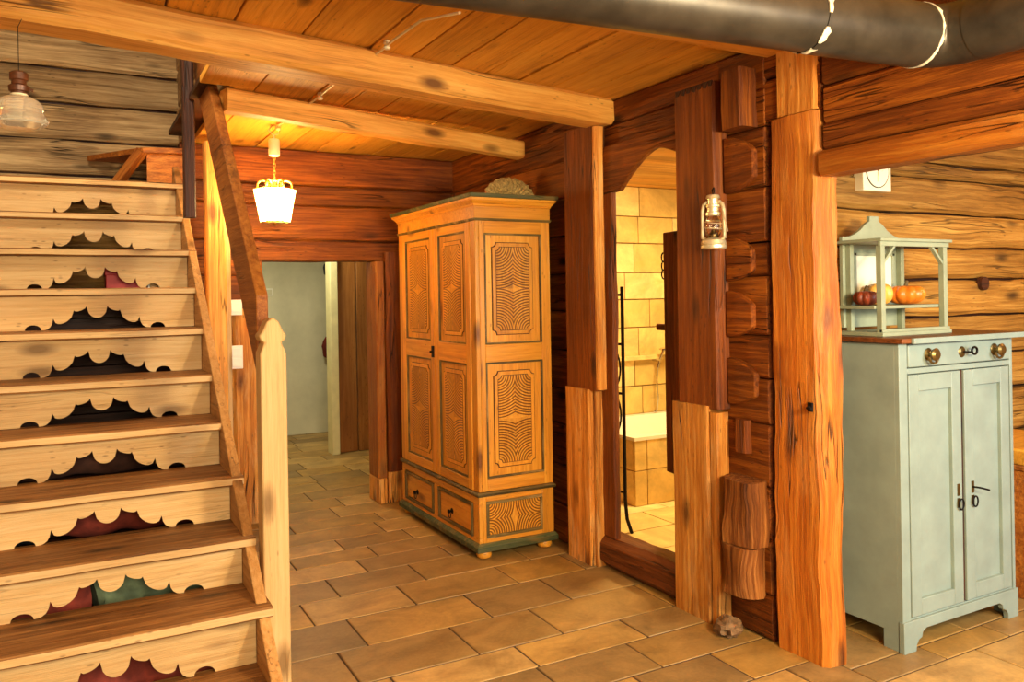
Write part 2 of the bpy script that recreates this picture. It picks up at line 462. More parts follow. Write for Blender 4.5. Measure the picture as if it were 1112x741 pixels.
b = mb.build('floor_bathroom', 'bathtile', bev=.002); struct(b, 'cream stone tile floor of the bathroom behind the arched doorway', 'floor')

# ceiling boards, running into the depth
mb = MB()
xs = [-.95, -.7, -.42, -.14, .12, .3, .54, .802, 1.095, 1.292, 1.5, 1.693, 1.893, 2.1, 2.3, 2.66]
for a, b in zip(xs, xs[1:]):
    y0 = -.6
    y1 = 3.12 if b <= .545 else 5.62
    z = ZC + random.uniform(0, .006)
    if .5 < a < .6:   # the stairwell opening is a little wider beyond the second beam
        mb.box(a + .004, b - .004, y0, 4.05, z, z + .035, 'y'); mb.box(.7, b - .004, 4.05, y1, z, z + .035, 'y')
    else:
        mb.box(a + .004, b - .004, y0, y1, z, z + .035, 'y')
c = mb.build('ceiling', 'ceil', bev=.003); struct(c, 'honey coloured wide board ceiling over the hall', 'ceiling')
mb = MB(); mb.box(.56, 2.66, -.6, 5.62, ZC + .045, ZC + .07); mb.box(-.95, .56, -.6, 3.1, ZC + .045, ZC + .07)
struct(mb.build('trim_2', 'dark'), 'dark gaps backing the honey ceiling boards', 'ceiling backing')
mb = MB()
for k in range(14):
    mb.box(2.66, 5.4, -.6 + k * .24 + .003, -.6 + (k + 1) * .24 - .003, ZC, ZC + .04, 'x')
struct(mb.build('ceiling_kitchen', 'ceil'), 'board ceiling above the kitchen behind the header beam', 'ceiling')
mb = MB()
for k in range(22):
    mb.box(2.66, 5.4, 2.74 + k * .125 + .002, 2.74 + (k + 1) * .125 - .002, 2.335, 2.36, 'x')
struct(mb.build('ceiling_bathroom', 'bathwood'), 'narrow board ceiling of the lit bathroom', 'ceiling')
mb = MB(); mb.box(.5, 3.2, 5.68, 9, 2.3, 2.35)
struct(mb.build('ceiling_corridor', 'plaster'), 'plain plaster ceiling of the corridor behind the low doorway', 'ceiling')

def logwall(mb, axis, fixed, a0, a1, zs, th=.14, side=1, wob=.005, ch=.011, gap=.004):
    """logs stacked at heights zs along axis from a0 to a1; 'fixed' = front face coordinate, thickness away from the room by side*th"""
    for z0, z1 in zip(zs, zs[1:]):
        j = random.uniform(-.006, .006)
        f = fixed + side * (th / 2) + j
        if axis == 'y': p0, p1 = (f, a0, (z0 + z1) / 2), (f, a1, (z0 + z1) / 2)
        else: p0, p1 = (a0, f, (z0 + z1) / 2), (a1, f, (z0 + z1) / 2)
        mb.timber(p0, p1, th, (z1 - z0) - gap, (0, 0, 1), ch, None, wob)

ZR = [0, .19, .42, .64, .9, 1.09, 1.27, 1.52, 1.66, 1.89, 2.14, 2.3, 2.48]
mb = MB()
logwall(mb, 'y', 2.52, 3.72, 5.62, [0, .22, .45, .69, .9, 1.13, 1.36, 1.58, 1.8, 2.02, 2.24, 2.48])
struct(mb.build('wall_right', 'log'), 'red brown log partition wall behind the wardrobe', 'wall')
mb = MB(); logwall(mb, 'y', 2.52, 2.44, 2.74, ZR)
struct(mb.build('wall_right_corner', 'log'), 'short red brown log wall between the arched doorway and the broad corner post', 'wall')
mb = MB(); logwall(mb, 'y', 2.52, 2.70, 3.72, [2.225, 2.35, 2.48])
struct(mb.build('wall_right_head', 'log'), 'red brown logs above the pointed doorway arch', 'wall')
mb = MB(); logwall(mb, 'y', 2.53, 2.16, 2.46, [2.15, 2.33, 2.48])
struct(mb.build('wall_right_top', 'log'), 'red brown log ends above the broad corner post', 'wall')
mb = MB()
logwall(mb, 'y', 2.52, -.5, 2.14, [1.99, 2.09, 2.235, 2.36, 2.48])
w = mb.build('wall_right_front', 'log'); struct(w, 'red brown log wall above the kitchen opening', 'wall')
mb = MB()   # dark chinking core so that no light leaks between the logs
mb.box(2.575, 2.61, 3.74, 5.6, 0, 2.47); mb.box(2.575, 2.61, 2.44, 2.72, 0, 2.47); mb.box(2.575, 2.61, 2.72, 3.74, 2.24, 2.47); mb.box(2.575, 2.61, -.5, 2.14, 2.0, 2.47)
struct(mb.build('trim_3', 'dark'), 'dark chinking in the joints of the red brown log wall', 'chinking')

mb = MB()
ZB = [0, .22, .45, .7, .92, 1.15, 1.4, 1.62, 1.74]
logwall(mb, 'x', 5.56, .62, 1.12, ZB, wob=.004)
logwall(mb, 'x', 5.56, 1.95, 2.56, ZB, wob=.004)
logwall(mb, 'x', 5.56, .62, 2.56, [1.715, 1.86, 2.1, 2.24, 2.48], wob=.006)
w = mb.build('wall_back', 'log'); struct(w, 'lamp lit log wall at the back with the low doorway', 'wall')
mb = MB(); mb.box(.62, 1.1, 5.61, 5.65, 0, 2.47); mb.box(1.97, 2.56, 5.61, 5.65, 0, 2.47); mb.box(.62, 2.56, 5.61, 5.65, 1.75, 2.47)
struct(mb.build('trim_4', 'dark'), 'dark chinking in the joints of the back log wall', 'chinking')
mb = MB()
logwall(mb, 'x', 6.05, -.7, 1.1, [1.3, 1.55, 1.8, 2.05, 2.3, 2.53, 2.77, 3.0, 3.22, 3.45, 3.7], wob=.009, ch=.02, gap=.016)
bk = MB(); bk.box(-.7, 1.1, 6.1, 6.14, 1.3, 3.7); struct(bk.build('trim_8', 'dark'), 'dark chinking between the grey logs over the stairs', 'chinking')
w = mb.build('wall_stairwell', 'grey'); struct(w, 'grey weathered log wall above the top of the stairs', 'wall')
mb = MB()
logwall(mb, 'y', -.5, 2.2, 6.1, [0, .24, .5, .75, 1, 1.25, 1.5, 1.75, 2, 2.25, 2.5, 2.75, 3, 3.25, 3.5, 3.75], side=-1)
w = mb.build('wall_left', 'grey'); struct(w, 'log wall closing the left side of the stairs', 'wall')
mb = MB()
logwall(mb, 'y', .66, 3.2, 6.1, [2.54, 2.8, 3.05, 3.3, 3.55, 3.75], side=1)
w = mb.build('wall_upper', 'grey'); struct(w, 'log wall of the upper floor beside the stairwell', 'wall')
mb = MB(); mb.box(-.7, .8, 3.0, 6.1, 3.75, 3.8); mb.box(-.7, .8, 3.03, 3.1, 2.62, 3.75)
struct(mb.build('ceiling_stairwell', 'dark'), 'dark ceiling high over the stairwell', 'ceiling')
mb = MB()
logwall(mb, 'x', 2.62, 2.7, 5.4, [0, .22, .44, .66, .9, 1.1, 1.31, 1.5, 1.665, 1.84, 2.02, 2.1, 2.28, 2.48], wob=.011, ch=.02, gap=.012)
w = mb.build('wall_kitchen', 'klog'); struct(w, 'golden weathered log wall of the kitchen behind the sage cabinet', 'wall')
mb = MB(); mb.box(2.7, 5.4, 2.68, 2.71, 0, 2.47)
struct(mb.build('trim_5', 'dark'), 'dark chinking in the joints of the kitchen log wall', 'chinking')
mb = MB(); mb.lathe([(.036, -.02), (.038, .006), (.03, .002)], (4.28, 2.612, 1.478), 20, 'y')
tag(mb.build('wooden_plug', 'dark'), 'round dark plug hole in the golden kitchen log wall', 'plug')
mb = MB(); mb.box(5.4, 5.5, -1.9, 5.5, 0, 2.5, 'y')
struct(mb.build('wall_kitchen_side', 'klog'), 'far side wall of kitchen and bathroom out of view', 'wall')

# corridor
mb = MB(); mb.box(.6, 3.2, 8.8, 8.9, 0, 2.32); struct(mb.build('wall_corridor_end', 'plaster'), 'plain cream wall at the end of the corridor', 'wall')
mb = MB(); mb.box(.55, .65, 5.72, 8.8, 0, 2.32); struct(mb.build('wall_corridor_left', 'plaster'), 'cream wall on the left of the corridor', 'wall')
mb = MB(); mb.box(3.1, 3.2, 5.72, 8.8, 0, 2.32); struct(mb.build('wall_corridor_right', 'plaster'), 'cream wall on the right of the corridor', 'wall')
mb = MB(); mb.box(2.62, 3.1, 7.5, 7.58, 0, 2.3); mb.box(2.06, 2.62, 7.5, 7.58, 2.12, 2.3)
struct(mb.build('wall_corridor_partition', 'plaster'), 'cream partition holding the pine door in the corridor', 'wall')

# bathroom stone cladding
def stonewall(name, axis, fixed, a0, a1, zs, th, label):
    mb = MB()
    for z0, z1 in zip(zs, zs[1:]):
        x = a0 - random.uniform(0, .35)
        while x < a1:
            L = random.uniform(.33, .62); p, q = max(x, a0), min(x + L, a1)
            if q - p > .03:
                if axis == 'x': mb.box(p + .004, q - .004, fixed, fixed + th, z0 + .004, z1 - .004, 'x')
                else: mb.box(fixed, fixed + th, p + .004, q - .004, z0 + .004, z1 - .004, 'y')
            x += L
    o = mb.build(name, 'bathtile', bev=.003); struct(o, label, 'wall')
ZS = [0, .24, .47, .7, .92, 1.18, 1.41, 1.63, 1.87, 2.09, 2.335]
stonewall('wall_bathroom_back', 'x', 5.35, 2.66, 5.4, ZS, .03, 'cream limestone block wall behind the bathtub')
mb = MB(); mb.box(2.66, 5.4, 5.372, 5.45, 0, 2.34); struct(mb.build('trim_6', 'bathgrout'), 'ochre mortar between the limestone blocks behind the bathtub', 'mortar')
stonewall('wall_bathroom_side', 'y', 5.36, 2.78, 5.35, ZS, .03, 'limestone block wall at the far side of the bathroom')
mb = MB(); mb.box(3.3, 5.36, 5.30, 5.35, .915, .95, 'x'); struct(mb.build('trim_7', 'bathtile', bev=.004), 'narrow stone ledge on the bathroom wall above the bathtub', 'ledge')
mb = MB(); mb.box(2.68, 5.36, 2.74, 2.78, 0, 2.34); struct(mb.build('wall_bathroom_front', 'plaster'), 'plastered bathroom side of the kitchen wall', 'wall')

# ------------------------------------------------------------------ BEAMS AND POSTS
def single(name, mat, label, cat, fn, group=None, bev=0):
    mb = MB(); fn(mb)
    return tag(mb.build(name, mat, bev=bev), label, cat, group)

single('ceiling_beam', 'beam', 'large pale hewn beam crossing the ceiling from the upper left corner to the door post', 'beam',
       lambda m: m.timber((-1.3, 2.775, 2.407), (2.5, 3.565, 2.417), .17, .14, (0, 0, 1), .02, 34, .008))
single('ceiling_beam', 'beam', 'shorter pale beam behind the large one, above the hanging lantern', 'beam',
       lambda m: m.timber((.66, 4.115, 2.425), (2.53, 4.505, 2.38), .11, .108, (0, 0, 1), .012, 20, .005))
single('ceiling_beam', 'beam', 'ceiling beam half hidden behind the black stove pipe', 'beam',
       lambda m: m.timber((-.3, 2.31, 2.448), (2.66, 2.31, 2.448), .24, .06, (0, 0, 1), .006, 20, .003))
single('header_beam', 'corner', 'orange brown header beam over the kitchen opening on the right', 'beam',
       lambda m: m.timber((2.555, 2.14, 1.937), (2.555, -.5, 1.937), .13, .095, (0, 0, 1), .016, 24, .005))
mb = MB()
# faces: w along Y (0.27), h along X (0.13)
mb.timber((2.585, 2.292, 0), (2.58, 2.295, 2.15), .255, .135, (1, 0, 0), .022, 44, .013)
big = tag(mb.build('timber_post', 'corner'), 'broad weathered amber post at the corner of the kitchen opening', 'post')
mb = MB(); mb.timber((2.575, 2.275, 2.155), (2.575, 2.275, 2.418), .205, .11, (1, 0, 0), .012, 3, .003)
tag(mb.build('post_block', 'palep'), 'lighter wood block between the broad corner post and the ceiling', 'block')
mb = MB(); mb.box(2.503, 2.511, 2.2, 2.222, .985, 1.02); mb.tube([(2.508, 2.21, 1.002), (2.49, 2.21, 1.0), (2.488, 2.19, .998)], .006, 8)
tag(mb.build('door_latch', 'iron'), 'small black iron latch on the broad corner post', 'latch')

# left post of the arched doorway: front plank, lighter replaced foot, inner jamb
t = thing('door_post', (2.47, 3.75, 0), 'left post of the arched doorway carrying the large beam, with a lighter foot', 'post')
mb = MB(); mb.timber((2.475, 3.705, .94), (2.475, 3.705, 2.36), .29, .09, (1, 0, 0), .012, 14, .004); mb.build('post_shaft', 'plank', t)
mb = MB(); mb.timber((2.47, 3.735, 0), (2.47, 3.735, .945), .235, .1, (1, 0, 0), .008, 8, .004); mb.build('post_foot', 'palep', t, label='paler replaced foot of the left door post')
mb = MB(); mb.timber((2.485, 3.60, 0), (2.485, 3.60, .945), .03, .08, (1, 0, 0), .006, 8, .003)
mb.timber((2.455, 3.545, .95), (2.455, 3.545, 2.34), .04, .06, (1, 0, 0), .012, 10, .006); mb.build('edge_strip', 'palep', t)
mb = MB(); mb.timber((2.503, 3.565, .17), (2.503, 3.555, 1.985), .175, .036, (1, 0, 0), .01, 16, .006); tag(mb.build('door_jamb', 'plank'), 'rough inner jamb on the left of the arched doorway', 'jamb')
# right post of the arched doorway
t = thing('door_post', (2.48, 2.79, 0), 'right post of the arched doorway where the storm lantern hangs, with a lighter foot', 'post')
mb = MB(); mb.timber((2.49, 2.79, .945), (2.49, 2.79, 2.37), .265, .08, (1, 0, 0), .01, 14, .003); mb.build('post_shaft', 'plank', t)
mb = MB(); mb.timber((2.48, 2.835, 0), (2.48, 2.835, .955), .235, .085, (1, 0, 0), .006, 8, .003)
mb.timber((2.482, 2.69, 0), (2.482, 2.69, .93), .05, .07, (1, 0, 0), .006, 8, .003); mb.build('post_foot', 'palep', t, label='paler replaced foot of the right door post')
# notched pegs on top of the right post
mb = MB()
saw = [(2.66, 2.375)]
for k in range(7): saw += [(2.668 + k * .036, 2.352 - .006 * (k % 2)), (2.684 + k * .036, 2.352), (2.688 + k * .036, 2.375)]
mb.prism(saw, 'yz', 2.446, 2.451, 'z')
mb.build('notched_edge', 'dark', t)
# arch board
mb = MB()
L = [(3.68, 1.98), (3.41, 1.98)]
n = 14
curve = []
for i in range(n + 1):      # pointed shallow arch from (3.40,1.99) over the apex (3.05,2.165) down to (2.72,1.99)
    s = i / n
    if s <= .5:
        q = s * 2; curve.append((3.40 - .30 * q, 1.99 + .168 * (1 - (1 - q) ** 1.6)))
    else:
        q = (s - .5) * 2; curve.append((3.10 - .38 * q, 2.158 - .168 * (q ** 1.4)))
poly = [(3.542, 2.235), (3.542, 1.98)] + [c_ for c_ in curve if c_[0] > 2.93] + [(2.926, 2.10), (2.926, 2.235)]
mb.prism(poly, 'yz', 2.482, 2.517, 'y')
tag(mb.build('arch_board', 'log', bev=.008), 'dark board cut to a pointed arch over the doorway', 'arch')
mb = MB(); mb.timber((2.545, 3.64, .085), (2.545, 2.9, .092), .18, .165, (0, 0, 1), .035, 14, .008)
tag(mb.build('door_sill', 'sill'), 'worn thick wooden sill of the arched doorway', 'sill')
# dovetailed log ends of the crossing wall
t = None
ends = [(2.14, 2.385, 2.475, 2.60, 2.43), (1.88, 2.12, 2.475, 2.65, 2.485), (1.50, 1.69, 2.50, 2.655, 2.492), (1.26, 1.46, 2.5, 2.655, 2.49), (.97, 1.17, 2.49, 2.655, 2.492), (.77, .91, 2.53, 2.61, 2.49)]
lab = ['projecting dark log end under the ceiling beside the broad corner post', 'dovetailed log end just above the height of the storm lantern', 'dovetailed log end right of the storm lantern base',
       'dovetailed log end a hand below the storm lantern', 'dovetailed log end level with the top of the paler post foot', 'small dark square log end beside the top of the paler right post foot']
def dovetail(y0, y1, z0, z1):
    d = (z1 - z0)
    r = [(y1, z0), (y1, z1)]
    r += [(y0 + (y1 - y0) * (1 - i / 6), z1 - d * .30 * (i / 6) ** 2.2) for i in range(1, 7)]
    r += [(y0, z0 + d * .22)]
    r += [(y0 + (y1 - y0) * i / 6, z0 + d * .22 * (1 - i / 6) ** 2.2) for i in range(1, 6)]
    return r
for i, ((z0, z1, y0, y1, xf), lb) in enumerate(zip(ends, lab)):
    mb = MB(); ym = (y0 + y1) / 2
    if i in (0, 5): mb.timber(((2.53 + xf) / 2, ym, z0), ((2.53 + xf) / 2, ym, z1), y1 - y0, 2.53 - xf, (1, 0, 0), .012, 5, .007)
    else: mb.prism(dovetail(y0, y1, z0, z1), 'yz', xf + .006, 2.53, 'y')
    tag(mb.build('log_end', 'log', bev=0 if i in (0, 5) else .008), lb, 'log end', 'dovetailed log ends of the partition corner')
t = thing('log_end', (2.45, 2.55, .17), 'large rough log end projecting low on the wall left of the broad corner post', 'log end', 'dovetailed log ends of the partition corner')
mb = MB(); mb.timber((2.47, 2.535, .40), (2.465, 2.535, .67), .19, .13, (1, 0, 0), .03, 9, .026); mb.build('upper_block', 'rough', t)
mb = MB(); mb.timber((2.47, 2.54, .19), (2.47, 2.535, .395), .19, .12, (1, 0, 0), .035, 8, .026); mb.build('lower_block', 'rough', t)
# stone at the wall base
mb = MB(); mb.lump((2.425, 2.595, .035), .06, 1.0, .9, .62, .5, 3, 18, 2.6)
tag(mb.build('floor_stone', 'rock'), 'small grey stone on the floor at the foot of the log wall', 'stone')
# low doorway in the back wall
mb = MB(); mb.timber((1.922, 5.6, .18), (1.922, 5.6, 1.715), .07, .22, (0, 1, 0), .012, 12, .005)
tag(mb.build('door_jamb', 'corner'), 'orange brown right jamb of the low back doorway', 'jamb')
mb = MB(); mb.timber((2.03, 5.52, .22), (2.03, 5.52, 1.78), .14, .08, (0, 1, 0), .02, 12, .008)
tag(mb.build('door_jamb', 'plank'), 'knotty dark timber between the low back doorway and the wardrobe', 'jamb')
mb = MB(); mb.box(1.885, 1.945, 5.47, 5.7, 0, .178, 'z'); mb.box(1.955, 2.10, 5.47, 5.556, 0, .218, 'z')
tag(mb.build('jamb_foot', 'palep', bev=.008), 'pale patched foot under the right jamb of the back doorway', 'block')
mb = MB(); mb.timber((1.0, 5.55, 0), (1.0, 5.55, 1.4), .19, .2, (0, 1, 0), .02, 14, .01)
tag(mb.build('door_jamb', 'palep'), 'rough cracked left jamb of the low back doorway beside the newel', 'jamb')
mb = MB(); mb.timber((.745, 5.03, 0), (.745, 5.03, 2.385), .11, .1, (0, 1, 0), .01, 14, .003)
tag(mb.build('timber_post', 'beam'), 'smooth pale post behind the handrail under the short beam', 'post')
mb = MB(); mb.box(.80, .86, 5.2, 5.25, 0, 2.4, 'z')
tag(mb.build('wall_board', 'stair', bev=.003), 'narrow pale upright board right behind the smooth post', 'board')
for z, lb in ((1.41, 'upper white switch on the wall left of the back doorway'), (1.09, 'lower white double switch on the wall left of the back doorway')):
    h = .05 if z > 1.2 else .075
    t = thing('light_switch', (.92, 5.43, z - h), lb, 'switch', 'white switches by the back doorway')
    if z < 1.2:
        mb = MB(); mb.box(.885, .965, 5.428, 5.44, z - h, z + h); mb.build('switch_plate', 'white', t, bev=.003)
        for s in (-1, 1):
            mb = MB(); mb.box(.897, .953, 5.421, 5.43, z + s * .033 - .027, z + s * .033 + .027); mb.build('switch_rocker', 'white', t, bev=.002)
    else:
        mb = MB(); mb.box(.885, .965, 5.428, 5.56, z - h, z + h); mb.build('switch_plate', 'white', t, bev=.003)
        mb = MB(); mb.box(.897, .953, 5.421, 5.43, z - .03, z + .03); mb.build('switch_rocker', 'white', t, bev=.002)
# corridor door
t = struct(thing('door_1', (2.35, 7.5, 0), 'pine door with a cream frame in the corridor behind the low doorway', 'door'))
mb = MB(); mb.box(2.115, 2.185, 7.44, 7.6, 0, 2.12, 'z'); mb.box(2.115, 2.62, 7.44, 7.6, 2.06, 2.12, 'x'); mb.build('door_frame', 'cream', t, bev=.004)
mb = MB(); mb.box(2.19, 2.375, 7.5, 7.545, .005, 2.06, 'z'); mb.box(2.385, 2.62, 7.5, 7.545, .005, 2.06, 'z'); mb.build('door_leaf', 'doorpine', t, bev=.004)
t = thing('wall_switch', (1.84, 8.78, 1.5), 'pale switch on the cream wall at the end of the corridor', 'switch')
mb = MB(); mb.box(1.80, 1.88, 8.788, 8.8, 1.5, 1.58); mb.build('switch_plate', 'white', t, bev=.003)
mb = MB(); mb.box(1.813, 1.867, 8.782, 8.789, 1.513, 1.567); mb.build('switch_rocker', 'plaster', t, bev=.002)
mb = MB(); mb.lump((2.50, 8.7, .92), .16, .8, .45, 1.0, .2, 5); mb.tube([(2.48, 8.72, 1.05), (2.49, 8.75, 1.3), (2.50, 8.79, 1.72)], .008)
tag(mb.build('hanging_bag', 'coat'), 'dark red bag hanging behind the cream door frame in the corridor', 'bag')
mb = MB(); mb.lump((2.485, 8.72, 1.78), .09, .9, .7, 1.0, .2, 8)
tag(mb.build('dark_hat', 'bluecloth'), 'dark hat hanging high behind the cream door frame in the corridor', 'cap')
# ------------------------------------------------------------------ STAIRCASE
ST = thing('staircase', (.107, 3.9, 0), 'steep pale pine staircase with scalloped risers, newel post and handrail', 'staircase')
NT_ = 11
def ty(k): return 2.62 + .25 * (k - 1)
TZ = [0, .185, .389, .57, .75, .938, 1.122, 1.326, 1.525, 1.728, 1.934, 2.15]
TX1 = [0, .592, .597, .590, .594, .590, .591, .590, .591, .590, .590, .592]
SX = .107
TT = .036
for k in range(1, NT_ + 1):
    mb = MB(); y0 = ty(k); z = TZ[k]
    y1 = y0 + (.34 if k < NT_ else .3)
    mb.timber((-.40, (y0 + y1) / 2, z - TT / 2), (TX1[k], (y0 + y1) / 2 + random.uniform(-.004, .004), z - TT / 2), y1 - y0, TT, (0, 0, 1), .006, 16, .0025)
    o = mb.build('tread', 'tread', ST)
    o.data.materials.append(M['stair'])      # front-facing sides take the paler stair wood, the rest stays darker
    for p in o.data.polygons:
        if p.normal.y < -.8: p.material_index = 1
def hang(p, q, sag, n=9):
    out = []
    for i in range(1, n + 1):
        t = i / n
        out.append((p[0] + (q[0] - p[0]) * t, p[1] + (q[1] - p[1]) * t - sag * math.sqrt(max(0, 1 - (2 * t - 1) ** 2))))
    return out
def scallop():
    right = [(.045, .112)]
    right += hang(right[-1], (.1, .092), .012)
    right += hang(right[-1], (.187, .056), .042)
    right += [(.187 + .047 * (1 - math.cos(R(a))), .056 - .056 * math.sin(R(a))) for a in ()]
    # last lobe falls to the tread, then a small half round hole
    right += [(.192, .03), (.2, .014), (.212, .004), (.222, 0.001), (.236, 0)]
    right += [(.27 - .034 * math.cos(R(a)), .026 * math.sin(R(a))) for a in range(20, 181, 20)]
    left = [(-x, z) for x, z in reversed(right)]
    mid = hang(left[-1], right[0], .058, 12)[:-1]
    return left + mid + right
SP = scallop()
for k in range(1, NT_):
    y = ty(k + 1) + .055; zb = TZ[k] + .001; zt = TZ[k + 1] - TT - .001
    sc = min(1.0, (zt - zb) / .158)
    pts = [(-.385, zt), (-.385, zb)] + [(SX + u, zb + v * sc) for u, v in SP] + [(.548, zb), (.548, zt)]
    mb = MB(); mb.prism(pts, 'xz', y, y + .02, 'x'); mb.build('riser', 'stair', ST)
# stringers
def stringer(x0, x1, nm='stringer'):
    def up(y): return TZ[1] + (TZ[11] - TZ[1]) * (y - .045 - ty(1)) / (ty(11) - ty(1))
    ys = 2.655
    pts = [(ys, 0), (ys, up(ys)), (5.33, up(5.33)), (5.4, 2.1), (5.4, up(5.4) - .3), (3.0, 0)]
    mb = MB(); mb.prism(pts, 'yz', x0, x1, 'y'); return mb.build(nm, 'stringer', ST, bev=.004)
stringer(.55, .588); stringer(-.42, -.386)
# unseen boards added to keep light out below the right stringer
mb = MB()
def lo(y): return TZ[1] + (TZ[11] - TZ[1]) * (y - .045 - ty(1)) / (ty(11) - ty(1)) - .12
yb = [2.9 + .21 * i for i in range(13)]
for a, b in zip(yb, yb[1:]):
    mb.prism([(a, 0), (b - .004, 0), (b - .004, lo(b)), (a, lo(a))], 'yz', .556, .574, 'z')
mb.build('light_blocking_boards', 'stair', ST)
# newel post with pointed, shouldered head
mb = MB(); x0, x1, xm = .603, .698, .65
pts = [(x0, 0), (x1, 0), (x1, 1.255), (.685, 1.285), (.68, 1.295), (.694, 1.305), (.70, 1.322), (.688, 1.335), (.672, 1.372), (.65, 1.388), (.628, 1.372), (.612, 1.335), (.60, 1.322), (.606, 1.305), (.62, 1.295), (.615, 1.285), (x0, 1.255)]
mb.prism(pts, 'xz', 3.05, 3.14, 'z')
mb.build('newel_post', 'newel', ST, bev=.006)
# wide handrail plank
def rt(y): return 1.379 + .957 * (y - 3.037)
mb = MB()
mb.prism([(3.135, rt(3.135) - .31), (4.95, rt(4.95) - .31), (4.95, rt(4.95)), (3.135, rt(3.135))], 'yz', .607, .652, 'y')
mb.build('handrail', 'rail', ST, bev=.005)
# dark upper post and the winding step at the head of the stairs
mb = MB(); mb.timber((.56, 4.62, 1.90), (.555, 4.62, 3.7), .058, .07, (0, 1, 0), .006, 14, .003); mb.build('upper_post', 'dark', ST)
mb = MB(); mb.prism([(.40, 5.52), (.66, 5.46), (.66, 5.98), (.10, 5.98)], 'xy', 2.385, 2.42, 'x'); mb.build('winder_tread', 'rail', ST, bev=.004)
mb = MB(); mb.prism([(.425, 5.545), (.64, 5.495), (.64, 5.52), (.425, 5.57)], 'xy', 2.1, 2.384, 'x'); mb.build('winder_riser', 'rail', ST)
mb = MB(); mb.timber((.40, 5.53, 2.40), (.2, 5.7, 2.12), .07, .05, (0, 0, 1), .006, 4, .002); mb.build('winder_string', 'rail', ST)
mb = MB(); mb.box(-.42, .6, 5.36, 5.98, 2.10, 2.143, 'x'); mb.build('landing_board', 'tread', ST)

# ------------------------------------------------------------------ THINGS STORED UNDER THE STAIRS
def roll(name, mat, x0, x1, y, z, r, label, cat):
    mb = MB(); n = 14
    path = [(x0 + (x1 - x0) * i / n, y + .01 * math.sin(i * .9), z + .008 * math.sin(i * 1.3)) for i in range(n + 1)]
    rs = [r * (.82 if i in (0, n) else 1 + .06 * noise.noise(Vector((i * .7, y * 5, z * 5)))) for i in range(n + 1)]
    mb.tube(path, rs, 18)
    # loose outer flap of the roll
    mb.box(x0 + .02, x1 - .02, y - r * .35, y - r * .25, z + r * .8, z + r * 1.02)
    return tag(mb.build(name, mat), label, cat)
roll('rolled_rug', 'redcloth', -.3, .5, 3.17, .13, .12, 'rust red rolled rug under the lowest visible steps', 'rug')
roll('rolled_blanket', 'greencloth', .04, .5, 3.455, .39, .118, 'sage green rolled blanket seen through the second lowest riser', 'blanket')
roll('rolled_blanket', 'redcloth', -.36, .02, 3.455, .39, .118, 'rust red rolled blanket left of the green one under the stairs', 'blanket')
roll('rolled_rug', 'redcloth', -.1, .5, 3.745, .605, .1, 'dark red roll seen through the third riser from below', 'rug')
roll('rolled_blanket', 'bluecloth', -.38, -.12, 3.745, .605, .1, 'dark blue roll left of the dark red one under the stairs', 'blanket')
roll('rolled_rug', 'browncloth', -.38, .5, 4.0, .795, .09, 'dark brown roll seen through the fourth riser from below', 'rug')
# a stack of plain crates carries the higher rolls
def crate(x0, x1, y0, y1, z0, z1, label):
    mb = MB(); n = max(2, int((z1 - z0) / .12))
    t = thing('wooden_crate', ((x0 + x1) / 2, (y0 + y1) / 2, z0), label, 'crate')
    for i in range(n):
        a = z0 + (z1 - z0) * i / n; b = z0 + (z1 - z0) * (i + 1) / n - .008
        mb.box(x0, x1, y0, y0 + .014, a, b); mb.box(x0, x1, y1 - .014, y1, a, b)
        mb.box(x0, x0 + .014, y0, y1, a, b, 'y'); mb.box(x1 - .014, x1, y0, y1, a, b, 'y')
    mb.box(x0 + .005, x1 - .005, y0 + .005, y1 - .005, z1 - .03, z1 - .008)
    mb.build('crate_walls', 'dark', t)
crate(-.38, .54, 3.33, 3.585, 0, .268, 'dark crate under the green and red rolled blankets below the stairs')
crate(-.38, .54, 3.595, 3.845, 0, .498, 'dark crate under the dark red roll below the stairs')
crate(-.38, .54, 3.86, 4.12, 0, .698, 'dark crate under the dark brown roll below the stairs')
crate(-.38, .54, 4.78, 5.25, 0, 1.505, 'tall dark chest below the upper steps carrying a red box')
t = thing('gift_box', (.15, 4.92, 1.5), 'bright red box standing below the upper steps', 'box')
mb = MB(); mb.box(.16, .345, 4.82, 5.05, 1.5, 1.63); mb.build('box_body', 'red', t, bev=.003)
mb = MB(); mb.box(.155, .35, 4.815, 5.055, 1.60, 1.64); mb.build('box_lid', 'red', t, bev=.003)
t = thing('small_tin', (.39, 4.85, 1.5), 'small white and red tin beside the red box below the steps', 'tin')
mb = MB(); mb.box(.362, .425, 4.80, 4.86, 1.5, 1.575); mb.build('tin_body', 'white', t, bev=.002)
mb = MB(); mb.box(.372, .415, 4.797, 4.80, 1.515, 1.56); mb.build('tin_label', 'gourd', t)
mb = MB(); mb.box(.36, .427, 4.798, 4.862, 1.566, 1.58); mb.build('tin_lid', 'red', t)
mb = MB(); mb.ball((.5, 4.82, 1.535), .04, 18); tag(mb.build('red_ball', 'red'), 'small red ball at the right end below the upper steps', 'ball')
# ------------------------------------------------------------------ WARDROBE
WX0, WX1, WY0, WY1 = 1.955, 2.435, 4.02, 5.2
W = thing('wardrobe', ((WX0 + WX1) / 2, (WY0 + WY1) / 2, 0), 'golden pine wardrobe with carved rippled panels and green edged drawers', 'wardrobe')
mb = MB()
mb.box(WX0 + .022, WX1, WY0 + .014, WY1 - .012, .36, 1.90, 'z')
mb.box(WX0 + .022, WX1, WY0 + .014, WY1 - .012, .085, .36, 'z')
